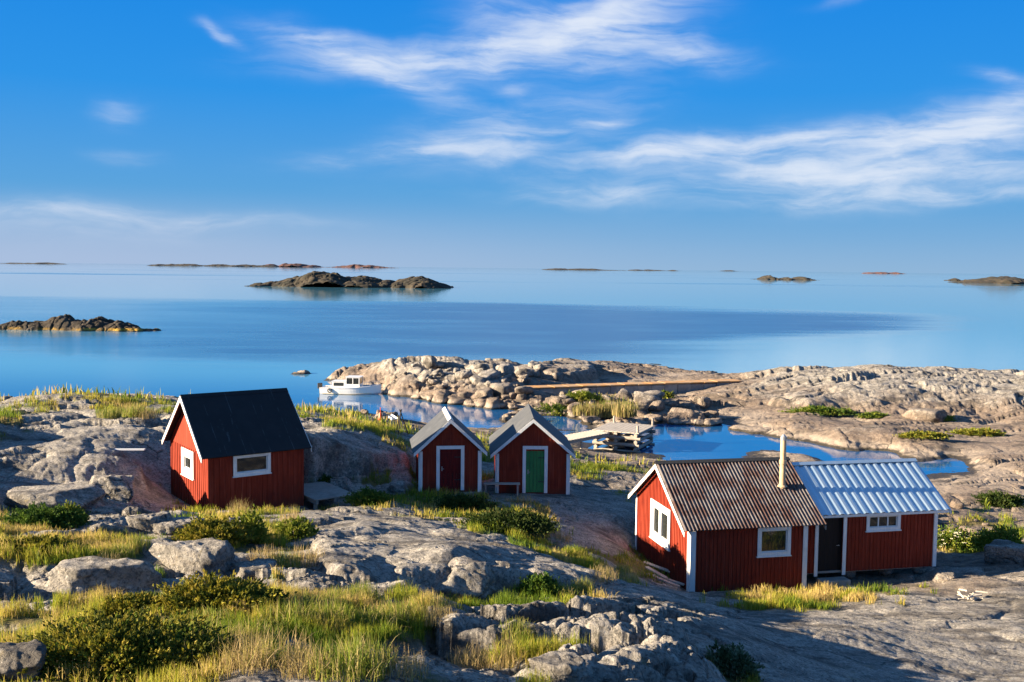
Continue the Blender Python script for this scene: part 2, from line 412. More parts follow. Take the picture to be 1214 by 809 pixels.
def poly_slab(vs, steep, soft, r=.25):
    W = np.array([world_at(a, b, Y=c) for a, b, c in vs])
    A = np.c_[W[:, :2], np.ones(len(W))]
    co = np.linalg.lstsq(A, W[:, 2], rcond=None)[0]
    return W[:, :2], co, steep, soft, r


def poly_slab_up(dz, *a):
    q = poly_slab(*a)
    q[1][2] += dz
    return q


SLABS = [
    poly_slab_up(.18, [(372, 642, 28.2), (440, 614, 33), (560, 636, 31.5), (650, 664, 28.5), (722, 696, 26.8), (692, 694, 25.8), (600, 672, 25.4), (512, 664, 24.6), (474, 676, 24.4), (452, 668, 25.6), (440, 690, 23.4), (396, 688, 23.3), (376, 672, 25)], 3.5, .05),
    poly_slab([(345, 512, 44.2), (400, 506, 48), (440, 512, 50), (484, 528, 49.5), (494, 548, 46.6), (455, 531, 45.9), (432, 527, 45.0), (404, 523, 44.7), (372, 519, 43.6)], 8.0, .04, .5),
    poly_slab([(20, 512, 44), (100, 492, 47.5), (190, 506, 47), (196, 520, 44.6), (150, 524, 43.2), (90, 528, 42.2), (30, 532, 41.2)], 3.5, .08, .35),
    poly_slab([(62, 548, 40.2), (110, 527, 42), (160, 534, 41.6), (168, 566, 39.9), (120, 574, 38.4), (66, 582, 37.2)], 3.5, .08, .3),
    poly_slab([(150, 630, 30.2), (190, 604, 33), (216, 612, 32.2), (226, 640, 29.4), (176, 648, 28.2)], 4.0, .05, .9),
    poly_slab([(1030, 456, 96), (1100, 452, 99), (1200, 458, 100), (1214, 470, 94), (1130, 472, 92), (1050, 470, 91.5)], 2.0, .3),
    poly_slab([(915, 466, 92), (960, 456, 97), (1030, 458, 98), (1040, 474, 91), (960, 476, 89)], 2.0, .3),
    poly_slab([(865, 503, 82), (930, 494, 86), (1010, 506, 82), (1080, 520, 76), (1060, 532, 73), (1010, 528, 74), (950, 516, 78), (890, 508, 80.5)], 2.5, .15),
    poly_slab([(600, 432, 114), (650, 426, 121), (700, 427, 124), (705, 434, 114), (660, 440, 109)], 2.0, .3, .15),
]


def poly_dist(x, y, P):
    inside = np.zeros(x.shape, bool); d2 = np.full(x.shape, 1e9)
    n = len(P)
    for i in range(n):
        ax, ay = P[i]; bx, by = P[(i + 1) % n]
        ex, ey = bx - ax, by - ay
        t = np.clip(((x - ax) * ex + (y - ay) * ey) / (ex * ex + ey * ey), 0, 1)
        d2 = np.minimum(d2, (x - ax - t * ex) ** 2 + (y - ay - t * ey) ** 2)
        c = ((ay > y) != (by > y)) & (x < ex * (y - ay) / (by - ay if by != ay else 1e-9) + ax)
        inside ^= c
    return np.where(inside, -1, 1) * np.sqrt(d2)


# house footprints: origin x,y, heading (deg), length along u, depth along v, pad height
A_MAIN, A_CAB = math.degrees(1.35278), math.degrees(0.93921)
PADS = [((6.551, 36.0), A_MAIN, 4.6, 5.7, 1.30), ((10.9, 36.95), A_MAIN, 5.3, 5.2, 1.2), ((-11.46, 38.0), A_CAB, 3.87, 4.54, 3.42), ((-3.94, 43.5), 82.0, 2.64, 3.3, 3.25), ((-0.63, 45.0), 88.0, 3.26, 4.4, 2.88)]


def pad_local(x, y, o, a):
    a = R_(a); dx = x - o[0]; dy = y - o[1]
    return dx * math.sin(a) + dy * math.cos(a), -dx * math.cos(a) + dy * math.sin(a)


def ground(x, y):
    """height and grass cover of the ground at world x, y"""
    x = np.atleast_1d(np.asarray(x, float)); y = np.atleast_1d(np.asarray(y, float))
    wx = x + 0.5 * fbm(x * .35, y * .35, 3, 3); wy = y + 0.5 * fbm(x * .35 + 40, y * .35, 5, 3)
    dist = np.hypot(x, y)
    fz = sstep(dist, 50, 75)

    def wob(k, s1, s2, o=0.0, n=3, gain=.5):       # the same wobble, coarser on the far shore
        return (1 - fz) * fbm(x * k + o, y * k, s1, n, gain) + fz * 1.6 * fbm(x * k / 1.6 + o, y * k / 1.6, s2, n, gain)
    base, r, g = fields(x + .25 * wob(.9, 11, 16), y + .5 * wob(.7, 12, 17, 9.0))
    jx = x + .22 * wob(.8, 13, 18, 0.0, 4, .55); jy = y + .22 * wob(.8, 14, 19, 30.0, 4, .55)
    j1, e1 = joints(jx, jy, 2.6, 21, 1.9, 0.30, .9)
    j2, e2 = joints(jx, jy, .95, 31, 1.7, 0.55, .9)
    b1 = j1 + .55; b2 = j2 + .5
    frac = sstep(fbm(x * .3, y * .3, 15, 3) + (r - .55) * .9, -.12, .22)
    j3, e3 = joints(jx, jy, .34, 41, 1.5, 0.9, 1.0)
    gn = fbm(x * .8, y * .8, 51, 5, .6)
    soil = sstep(g - .20 - .10 * sstep(dist, 33, 48) + 1.1 * gn - 0.55 * (b1 - .5) * np.clip(r + .2, 0, 1), .12, .5)
    far = sstep(dist, 60, 90)
    am = np.minimum(r, .75) * (1 - .75 * soil)
    g1 = np.exp(-(e1 / .10) ** 2) + .5 * np.exp(-(e1 / .35) ** 2)
    g2 = np.exp(-(e2 / .06) ** 2) + .5 * np.exp(-(e2 / .18) ** 2)
    h = base + am * (.62 * (1 - .25 * far) * j1 - .18 * g1) + am * frac * (.42 * (1 - .3 * far) * j2 - .13 * g2) + (am * frac * .09 + .006) * (j3 - .6 * np.exp(-(e3 / .03) ** 2))
    js, es = joints(jx, jy, 2.6, 25, 3.6, 0.10, .8)
    h = h + far * (.2 + .6 * r) * (.85 * js - .28 * np.exp(-(es / .22) ** 2)) * sstep(h, -.1, .7)
    h = h + .10 * fbm(x * .45, y * .45, 61, 4) + (.018 + .06 * am) * fbm(x * 2.6, y * 2.6, 71, 6, .6)
    h = h + soil * (.06 * fbm(x * 2.1, y * 2.1, 81, 3))
    for P, co, steep, soft, rr in SLABS:
        near = (x > P[:, 0].min() - 1.5) & (x < P[:, 0].max() + 1.5) & (y > P[:, 1].min() - 1.5) & (y < P[:, 1].max() + 1.5)
        if not near.any():
            continue
        xs_, ys_ = x[near], y[near]
        sc_ = float(np.clip(np.hypot(P[:, 0].mean(), P[:, 1].mean()) / 40, .6, 2))
        d = poly_dist(xs_ + .35 * sc_ * fbm(xs_ * .9 / sc_, ys_ * .9 / sc_, 301, 4, .6), ys_ + .35 * sc_ * fbm(xs_ * .9 / sc_, ys_ * .9 / sc_, 311, 4, .6), P)
        top = xs_ * co[0] + ys_ * co[1] + co[2] + .16 * sc_ * fbm(xs_ * .6 / sc_, ys_ * .6 / sc_, 321, 5, .55) + rr * .22 * (b2[near] - .5)
        top = top - .10 * np.exp(-(d / (.35 * sc_)) ** 2) - (.13 * g1[near] + .10 * j1[near]) * sstep(fbm(xs_ * .4 / sc_, ys_ * .4 / sc_, 341, 3), -.15, .2) * sc_
        k_ = steep * (d + np.sqrt(d * d + soft * soft)) * .5
        zt = top - k_
        hh = h[near]
        up = zt > hh
        soil[near] = np.where(up, soil[near] * sstep(fbm(xs_ * .5, ys_ * .5, 331, 3), .12, .3), soil[near])
        h[near] = np.maximum(hh, zt)
    for o, a, L, D, zp in PADS:
        lu, lv = pad_local(x, y, o, a)
        d = np.maximum(np.maximum(-lu, lu - L), np.maximum(-lv, lv - D))
        wgt = 1 - sstep(d, -.1, .55)
        h = np.where(h > zp, h * (1 - wgt) + zp * wgt, h * (1 - .8 * wgt) + zp * .8 * wgt)
    return h, soil


def hit(px, py, tmax=170.0):
    d = ray(px, py)
    t = np.geomspace(6, tmax, 1400)
    X = d[0] * t; Y = d[1] * t; Z = CAMZ + d[2] * t
    h, s = ground(X, Y)
    h = np.maximum(h, 0)
    k = np.argmax(Z < h)
    if not (Z < h).any():
        k = -1
    return np.array([X[k], Y[k], h[k]])


# ------------------------------------------------------------------ mesh helpers
def mesh_np(name, V, F, smooth=True):
    V = np.asarray(V, np.float32); F = np.asarray(F, np.int32)
    me = bpy.data.meshes.new(name)
    me.vertices.add(len(V)); me.vertices.foreach_set('co', V.ravel())
    n = F.shape[1]
    me.loops.add(F.size); me.loops.foreach_set('vertex_index', F.ravel())
    me.polygons.add(len(F)); me.polygons.foreach_set('loop_start', np.arange(0, F.size, n, dtype=np.int32))
    me.polygons.foreach_set('use_smooth', np.full(len(F), smooth))
    me.update(calc_edges=True)
    return me


def link(name, me, mat=None, parent=None, loc=None):
    o = bpy.data.objects.new(name, me)
    COL.objects.link(o)
    if mat is not None and me is not None and not me.materials:
        me.materials.append(mat)
    if parent is not None:
        o.parent = parent
    if loc is not None:
        o.location = loc
    return o


def tag(o, label=None, cat=None, group=None, kind=None):
    if label: o['label'] = label
    if cat: o['category'] = cat
    if group: o['group'] = group
    if kind: o['kind'] = kind
    return o


def thing(name, label, cat, loc=(0, 0, 0), rz=0.0, group=None):
    o = bpy.data.objects.new(name, None)
    COL.objects.link(o)
    o.empty_display_size = .2
    o.location = loc; o.rotation_euler = (0, 0, rz)
    return tag(o, label, cat, group)


class MB:
    """collects simple solids into one mesh"""
    def __init__(s):
        s.v = []; s.f = []

    def hexa(s, p):
        b = len(s.v); s.v += [tuple(q) for q in p]
        s.f += [tuple(b + i for i in q) for q in ((0, 3, 2, 1), (4, 5, 6, 7), (0, 1, 5, 4), (1, 2, 6, 5), (2, 3, 7, 6), (3, 0, 4, 7))]
        return s

    def box(s, x0, x1, y0, y1, z0, z1, f=None):
        p = [(x0, y0, z0), (x1, y0, z0), (x1, y1, z0), (x0, y1, z0), (x0, y0, z1), (x1, y0, z1), (x1, y1, z1), (x0, y1, z1)]
        return s.hexa([f(*q) for q in p] if f else p)

    def prism(s, poly, f, n0, n1):
        b = len(s.v); k = len(poly)
        s.v += [tuple(f(a, c, n0)) for a, c in poly] + [tuple(f(a, c, n1)) for a, c in poly]
        s.f.append(tuple(b + i for i in range(k))); s.f.append(tuple(b + k + i for i in reversed(range(k))))
        for i in range(k):
            j = (i + 1) % k
            s.f.append((b + i, b + k + i, b + k + j, b + j))
        return s

    def tube(s, p0, p1, r0, r1=None, n=10):
        r1 = r0 if r1 is None else r1
        p0 = Vector(p0); p1 = Vector(p1); d = (p1 - p0).normalized()
        a = d.orthogonal().normalized(); c = d.cross(a)
        b = len(s.v)
        for p, r in ((p0, r0), (p1, r1)):
            for i in range(n):
                t = 2 * math.pi * i / n
                s.v.append(tuple(p + (a * math.cos(t) + c * math.sin(t)) * r))
        s.f.append(tuple(b + i for i in reversed(range(n)))); s.f.append(tuple(b + n + i for i in range(n)))
        for i in range(n):
            j = (i + 1) % n
            s.f.append((b + i, b + j, b + n + j, b + n + i))
        return s

    def build(s, name, mat, parent=None, bevel=0.0, smooth=False):
        bm = bmesh.new()
        vs = [bm.verts.new(v) for v in s.v]
        for f in s.f:
            try:
                bm.faces.new([vs[i] for i in f])
            except ValueError:
                pass
        bmesh.ops.recalc_face_normals(bm, faces=bm.faces)
        if bevel:
            bmesh.ops.bevel(bm, geom=list(bm.edges), offset=bevel, segments=1, affect='EDGES')
        me = bpy.data.meshes.new(name)
        bm.to_mesh(me); bm.free()
        if smooth:
            me.polygons.foreach_set('use_smooth', np.ones(len(me.polygons), bool))
        return link(name, me, mat, parent)


# ------------------------------------------------------------------ materials
def new_mat(name):
    m = bpy.data.materials.new(name)
    m.use_nodes = True
    t = NT(m.node_tree)
    out = t.n('ShaderNodeOutputMaterial')
    p = t.n('ShaderNodeBsdfPrincipled')
    t.link(p.outputs[0], out.inputs[0])
    return m, t, p, out


def bump(t, p, h, strength, dist):
    b = t.n('ShaderNodeBump')
    b.inputs['Strength'].default_value = strength; b.inputs['Distance'].default_value = dist
    t.link(h, b.inputs['Height']); t.link(b.outputs[0], p.inputs['Normal'])
    return b


def wood_mat(name, c0, c1, rough=.75, scale=(9, 9, .8), dirt=None, amount=.5, spec=.2):
    """painted or bare boards: streaks run along local z, with blotches of wear"""
    m, t, p, _ = new_mat(name)
    tc = t.n('ShaderNodeTexCoord').outputs['Object']
    a = t.noise(t.mapping(tc, scale=scale), 2.2, 6, .65)
    b = t.noise(tc, 1.3, 5, .6)
    c = t.mix(t.ss(a, .3, .7), c0, c1)
    if dirt:
        c = t.mix(t.math('MULTIPLY', t.ss(b, .5, .75), amount), c, dirt)
    if name.startswith('falu'):
        sp_ = t.n('ShaderNodeSeparateXYZ'); t.link(tc, sp_.inputs[0])
        c = t.mix(t.ss(t.noise(t.mapping(tc, scale=(14, 14, .5)), 1.0, 4, .6), .52, .66, 0, .5), c, (.36, .075, .045))
        splash = t.math('ADD', sp_.outputs[2], t.math('MULTIPLY', t.math('SUBTRACT', b, .5), 1.2))
        c = t.mix(t.ss(splash, .35, -.25, 0, .6), c, (.07, .035, .025))
    t._in(p.inputs['Base Color'], c)
    p.inputs['Roughness'].default_value = rough
    p.inputs['Specular IOR Level'].default_value = spec
    bump(t, p, a, .35, .01)
    return m


M = {}
M['red'] = wood_mat('falu_red_boards', (.24, .036, .017), (.175, .024, .013), .8, dirt=(.12, .015, .012), amount=.5, spec=.12)
M['red_dark'] = wood_mat('dark_red_boards', (.15, .014, .012), (.09, .01, .01), .8, dirt=(.05, .01, .01), spec=.15)
M['white'] = wood_mat('white_paint', (.78, .78, .76), (.68, .68, .66), .5, dirt=(.5, .47, .42), amount=.5, spec=.3)
M['green'] = wood_mat('green_paint', (.05, .22, .07), (.035, .16, .055), .6, dirt=(.03, .09, .04))
M['dark_door'] = wood_mat('black_brown_door', (.018, .012, .012), (.01, .008, .008), .6)
M['grey_wood'] = wood_mat('weathered_wood', (.36, .33, .29), (.22, .20, .18), .85, scale=(2, 12, 12), dirt=(.13, .12, .11))
M['pale_wood'] = wood_mat('bleached_wood', (.52, .47, .40), (.36, .32, .27), .85, scale=(1, 10, 10), dirt=(.22, .2, .18))
M['log'] = wood_mat('log_wood', (.42, .38, .32), (.25, .22, .19), .85, scale=(1, 8, 8), dirt=(.12, .11, .1))
M['iron'] = wood_mat('dark_iron', (.05, .05, .05), (.03, .03, .03), .5)


def felt(name, c0, c1, streak, rough=.75):
    m, t, p, _ = new_mat(name)
    tc = t.n('ShaderNodeTexCoord').outputs['Object']
    a = t.noise(tc, 1.6, 6, .65); b = t.noise(t.mapping(tc, scale=(3.2, .5, .5)), 1.5, 7, .7); f = t.noise(tc, 55, 3, .6)
    c = t.mix(t.ss(a, .35, .7), c0, c1)
    c = t.mix(t.math('MULTIPLY', t.ss(b, .60, .70), .75), c, streak)
    sx = t.n('ShaderNodeSeparateXYZ'); t.link(tc, sx.inputs[0])
    fr = t.math('ABSOLUTE', t.math('SUBTRACT', t.math('FRACT', t.math('ADD', t.math('DIVIDE', sx.outputs[0], .98), t.math('MULTIPLY', b, .03))), .5))
    sm_ = t.ss(fr, .014, .006)
    c = t.mix(t.math('MULTIPLY', sm_, t.ss(a, .4, .65)), c, streak)
    t._in(p.inputs['Base Color'], c)
    p.inputs['Roughness'].default_value = rough
    p.inputs['Specular IOR Level'].default_value = .35
    bump(t, p, t.math('ADD', f, t.math('MULTIPLY', a, 2.0)), .35, .01)
    return m


M['black_felt'] = felt('black_felt', (.0065, .009, .012), (.011, .014, .017), (.06, .08, .09), .7)
M['grey_felt'] = felt('grey_felt', (.052, .057, .065), (.075, .08, .088), (.11, .113, .12), .75)
M['grey_felt_worn'] = felt('worn_grey_felt', (.058, .062, .068), (.085, .088, .092), (.13, .13, .13), .75)


def rusty():
    m, t, p, _ = new_mat('rusty_corrugated_iron')
    tc = t.n('ShaderNodeTexCoord').outputs['Object']
    a = t.noise(tc, 1.2, 7, .65)
    b = t.noise(t.mapping(tc, scale=(7, .8, .8)), 1.5, 6, .65)
    c = t.mix(t.ss(t.math('ADD', t.math('MULTIPLY', a, .6), t.math('MULTIPLY', b, .5)), .46, .64), (.15, .135, .13), (.075, .039, .031))
    c = t.mix(t.ss(t.noise(tc, 6, 5, .7), .52, .7, 0, .8), c, (.04, .02, .015))
    c = t.mix(t.ss(t.noise(t.mapping(tc, scale=(10, 1, 1), loc=(3, 1, 0)), 1.6, 5, .7), .57, .7, 0, .6), c, (.20, .175, .16))
    t._in(p.inputs['Base Color'], c)
    p.inputs['Roughness'].default_value = .75
    p.inputs['Metallic'].default_value = 0.0
    p.inputs['Specular IOR Level'].default_value = .25
    return m


M['rust'] = rusty()


def metal_sheet():
    m, t, p, _ = new_mat('galvanised_sheet')
    tc = t.n('ShaderNodeTexCoord').outputs['Object']
    a = t.noise(t.mapping(tc, scale=(2, .6, .6)), 1.5, 5, .6)
    c = t.mix(t.ss(a, .3, .7), (.42, .60, .74), (.56, .70, .80))
    t._in(p.inputs['Base Color'], c)
    p.inputs['Metallic'].default_value = .75
    p.inputs['Roughness'].default_value = .38
    return m


M['sheet'] = metal_sheet()


def glass_mat():
    m, t, p, _ = new_mat('window_glass')
    p.inputs['Base Color'].default_value = (.8, .87, .85, 1)
    p.inputs['Roughness'].default_value = .03
    p.inputs['Transmission Weight'].default_value = .6
    p.inputs['IOR'].default_value = 1.5
    p.inputs['Base Color'].default_value = (.05, .055, .05, 1)
    p.inputs['Specular IOR Level'].default_value = .9
    return m


M['glass'] = glass_mat()


def simple(name, col, rough=.5, metal=0.0, var=.12, scale=6, spec=.4):
    m, t, p, _ = new_mat(name)
    tc = t.n('ShaderNodeTexCoord').outputs['Object']
    a = t.noise(tc, scale, 5, .6)
    t._in(p.inputs['Base Color'], t.mix(a, tuple(min(1, c * (1 + var * 2)) for c in col), tuple(c * (1 - var * 2) for c in col)))
    p.inputs['Roughness'].default_value = rough; p.inputs['Metallic'].default_value = metal
    p.inputs['Specular IOR Level'].default_value = spec
    return m


M['hull'] = simple('boat_gelcoat', (.76, .75, .71), .3, var=.04)
M['black'] = simple('black_rubber', (.02, .02, .02), .5)
M['orange_red'] = simple('buoy_plastic', (.62, .09, .03), .45)
M['flue'] = simple('chimney_pipe', (.46, .33, .20), .55, var=.2)
M['zinc'] = simple('zinc_cap', (.4, .41, .42), .4, .6)
M['concrete'] = simple('concrete', (.28, .26, .23), .9, var=.25, scale=3)


def rock_mat(name, island=False):
    m, t, p, _ = new_mat(name)
    geo = t.n('ShaderNodeNewGeometry')
    P = geo.outputs['Position']
    sep = t.n('ShaderNodeSeparateXYZ'); t.link(P, sep.inputs[0])
    z = sep.outputs[2]
    big = t.noise(P, .35, 5, .6)
    mid = t.noise(P, 1.9, 8, .68)
    fine = t.noise(P, 13.0, 8, .72)
    grain = t.noise(P, 42.0, 4, .7)
    grey = t.mix(t.ss(mid, .3, .7), (.22, .205, .185), (.50, .455, .395))
    pink = t.mix(t.ss(mid, .3, .7), (.145, .108, .084), (.325, .25, .19))
    zz = t.math('ADD', z, t.math('MULTIPLY', t.math('SUBTRACT', big, .5), 3.0))
    c = t.mix(t.ss(zz, .9, 2.6), pink, grey)
    # dark and pale crust lichens, yellow patches
    c = t.mix(t.math('MULTIPLY', t.ss(fine, .47, .60), t.ss(zz, .3, 2.2, .3, .72)), c, (.065, .065, .062))
    lich = t.noise(P, 5.0, 7, .75)
    c = t.mix(t.math('MULTIPLY', t.ss(lich, .56, .64), t.ss(zz, .5, 2.5, .25, .8)), c, (.60, .57, .51))
    yel = t.noise(P, 3.1, 6, .7)
    c = t.mix(t.math('MULTIPLY', t.ss(yel, .60, .70), .45), c, (.36, .27, .09))
    # pink granite streaks
    st = t.noise(t.mapping(P, rot=(0, 0, .5), scale=(.5, 3.2, 2.2)), 1.0, 6, .65, .4)
    c = t.mix(t.ss(st, .55, .72, 0, .45), c, (.44, .37, .31))
    # joints: thin dark cracks, wandering
    wn = t.n('ShaderNodeTexNoise'); t.link(P, wn.inputs['Vector']); wn.inputs['Scale'].default_value = .9; wn.inputs['Detail'].default_value = 5
    wa = t.n('ShaderNodeVectorMath', operation='MULTIPLY_ADD'); t.link(wn.outputs['Color'], wa.inputs[0]); wa.inputs[1].default_value = (1.5, 1.5, 1.5); t.link(P, wa.inputs[2])
    crk = None
    for sc_, wd_, rot_ in ((.30, .010, .4),):
        vo = t.n('ShaderNodeTexVoronoi', feature='DISTANCE_TO_EDGE'); vo.inputs['Scale'].default_value = sc_
        t.link(t.mapping(wa.outputs[0], rot=(0, 0, rot_), scale=(.55, 1.3, .8)), vo.inputs['Vector'])
        q = t.ss(vo.outputs['Distance'], 0.0, wd_ * 2, 1.0, 0.0)
        crk = q if crk is None else crk
    crk = t.math('MULTIPLY', crk, t.ss(t.noise(P, .8, 4, .6), .45, .6))
    c = t.mix(t.math('MULTIPLY', crk, .8), c, (.035, .033, .03))
    # sea edge: bare pale band, orange lichen belt, black wet band
    zn = t.math('ADD', z, t.math('MULTIPLY', t.math('SUBTRACT', mid, .5), .35))
    c = t.mix(t.math('MULTIPLY', t.ss(zn, .65, .35), .45), c, (.50, .42, .34))
    dk = t.noise(t.mapping(P, scale=(.6, 1.6, 1.0)), .55, 7, .7)
    c = t.mix(t.ss(dk, .49, .62, 0, .74), c, (.075, .065, .055))
    if island:
        c = t.mix(t.ss(t.noise(P, .5, 6, .65), .25, .6, .75, 1.0), c, (.045, .036, .026))
        c = t.mix(t.math('MULTIPLY', t.ss(zn, .75, .45), t.ss(t.noise(P, .25, 4, .6), .4, .6)), c, (.40, .24, .04))
    c = t.mix(t.ss(zn, .24, .10), c, (.05, .042, .03))
    # soil under the grass
    at = t.n('ShaderNodeAttribute', attribute_name='soil').outputs['Fac']
    s1 = t.mix(t.ss(fine, .35, .65), (.09, .075, .03), (.22, .18, .06))
    s1 = t.mix(t.ss(t.noise(P, 1.1, 5, .6), .45, .62), s1, (.10, .13, .025))
    c = t.mix(at, c, s1)
    t._in(p.inputs['Base Color'], c)
    t._in(p.inputs['Roughness'], t.ss(zn, .05, .25, .45, .88))
    p.inputs['Specular IOR Level'].default_value = .25
    hgt = t.math('ADD', t.math('MULTIPLY', fine, 1.0), t.math('MULTIPLY', grain, .35))
    hgt = t.math('ADD', hgt, t.math('MULTIPLY', mid, 2.4))
    hgt = t.math('SUBTRACT', hgt, t.math('MULTIPLY', crk, 1.2))
    bump(t, p, hgt, 1.0, .10)
    return m


M['rock'] = rock_mat('granite')
M['island'] = rock_mat('island_granite', True)


# ------------------------------------------------------------------ ground sheet
def build_ground():
    th = np.concatenate([np.linspace(-74, -30, 130, endpoint=False), np.linspace(-30, 30, 1000, endpoint=False), np.linspace(30, 74, 130)])
    th = np.radians(th)
    r = np.concatenate([np.geomspace(2.0, 9.0, 50, endpoint=False), np.geomspace(9.0, 150.0, 860)])
    TH, RR = np.meshgrid(th, r)
    X = RR * np.sin(TH); Y = RR * np.cos(TH)
    Z = np.empty_like(X); S = np.empty_like(X)
    for i in range(0, len(r), 100):
        Z[i:i + 100], S[i:i + 100] = ground(X[i:i + 100], Y[i:i + 100])
    nr, nc = X.shape
    idx = np.arange(nr * nc).reshape(nr, nc)
    F = np.stack([idx[:-1, :-1], idx[:-1, 1:], idx[1:, 1:], idx[1:, :-1]], -1)
    keep = np.maximum.reduce([Z[:-1, :-1], Z[:-1, 1:], Z[1:, 1:], Z[1:, :-1]]) > -1.0
    F = F[keep].reshape(-1, 4)[:, ::-1]
    used = np.unique(F); rem = np.full(nr * nc, -1); rem[used] = np.arange(len(used))
    V = np.stack([X.ravel(), Y.ravel(), Z.ravel()], -1)[used]
    me = mesh_np('ground', V, rem[F])
    a = me.attributes.new('soil', 'FLOAT', 'POINT')
    a.data.foreach_set('value', S.ravel()[used].astype(np.float32))
    o = link('ground', me, M['rock'])
    tag(o, 'bare granite shore with grassy hollows', 'ground', kind='structure')


build_ground()


# ------------------------------------------------------------------ sea
def build_sea():
    m, t, p, _ = new_mat('sea_water')
    P = t.n('ShaderNodeNewGeometry').outputs['Position']
    sep = t.n('ShaderNodeSeparateXYZ'); t.link(P, sep.inputs[0])
    X, Y = sep.outputs[0], sep.outputs[1]
    n1 = t.noise(t.mapping(P, scale=(.004, .012, 1)), 1.0, 6, .6)
    n2 = t.noise(t.mapping(P, scale=(.03, .08, 1)), 1.0, 6, .6)
    # wind-ruffled water between calm reaches: its edges drift with x
    wob = t.math('MULTIPLY', t.math('SUBTRACT', n1, .5), 160.0)
    yy = t.math('ADD', Y, wob)
    far_edge = t.math('SUBTRACT', 400.0, t.math('MULTIPLY', t.math('MAXIMUM', X, 0.0), .65))
    m1 = t.ss(t.math('SUBTRACT', far_edge, yy), -25, 60)
    near_edge = t.math('ADD', 128.0, t.math('MULTIPLY', t.math('MAXIMUM', t.math('ADD', X, -10.0), 0.0), 1.25))
    near_edge = t.math('ADD', near_edge, t.math('MULTIPLY', t.math('MAXIMUM', t.math('SUBTRACT', -45.0, X), 0.0), .35))
    m2 = t.ss(t.math('SUBTRACT', yy, near_edge), -15, 45)
    ruf = t.math('MULTIPLY', m1, m2)
    ruf = t.math('MULTIPLY', ruf, t.ss(n2, .25, .6, .8, 1.0))
    ruf = t.math('MULTIPLY', ruf, t.ss(t.math('ADD', X, t.math('MULTIPLY', t.math('SUBTRACT', n1, .5), 160.0)), -150, 0, .40, 1.0))
    # a few more cat's-paws far out
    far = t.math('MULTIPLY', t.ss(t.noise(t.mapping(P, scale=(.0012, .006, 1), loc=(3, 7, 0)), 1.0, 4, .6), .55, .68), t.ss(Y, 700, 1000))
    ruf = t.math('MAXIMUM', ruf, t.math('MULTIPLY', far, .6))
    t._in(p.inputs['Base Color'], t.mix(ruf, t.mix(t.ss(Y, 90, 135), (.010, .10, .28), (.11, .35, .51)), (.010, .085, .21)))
    t._in(p.inputs['Roughness'], t.ss(ruf, 0, 1, .03, .30))
    p.inputs['IOR'].default_value = 2.0
    p.inputs['Specular IOR Level'].default_value = .5
    w1 = t.noise(t.mapping(P, scale=(.9, 1.6, 1)), 1.0, 4, .6)
    w2 = t.noise(t.mapping(P, scale=(.15, .4, 1)), 1.0, 5, .6)
    hh = t.math('ADD', t.math('MULTIPLY', w1, t.ss(ruf, 0, 1, .008, .06)), t.math('MULTIPLY', w2, t.ss(ruf, 0, 1, .012, .12)))
    b = bump(t, p, hh, 1.0, 1.0)
    n = 96
    rs = [0.0, 40, 90, 160, 300, 700, 2000, 8000, 30000, 90000]
    V = [(0, 60, 0)]; F = []
    for r in rs[1:]:
        for k in range(n):
            a = 2 * math.pi * k / n
            V.append((r * math.cos(a), 60 + r * math.sin(a), 0))
    for k in range(n):
        F.append((0, 1 + k, 1 + (k + 1) % n))
    for i in range(len(rs) - 2):
        for k in range(n):
            a = 1 + i * n + k; b_ = 1 + i * n + (k + 1) % n
            F.append((a, a + n, b_ + n, b_))
    me = bpy.data.meshes.new('sea'); me.from_pydata(V, [], F); me.update()
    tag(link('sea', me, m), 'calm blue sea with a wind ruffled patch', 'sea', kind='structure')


build_sea()


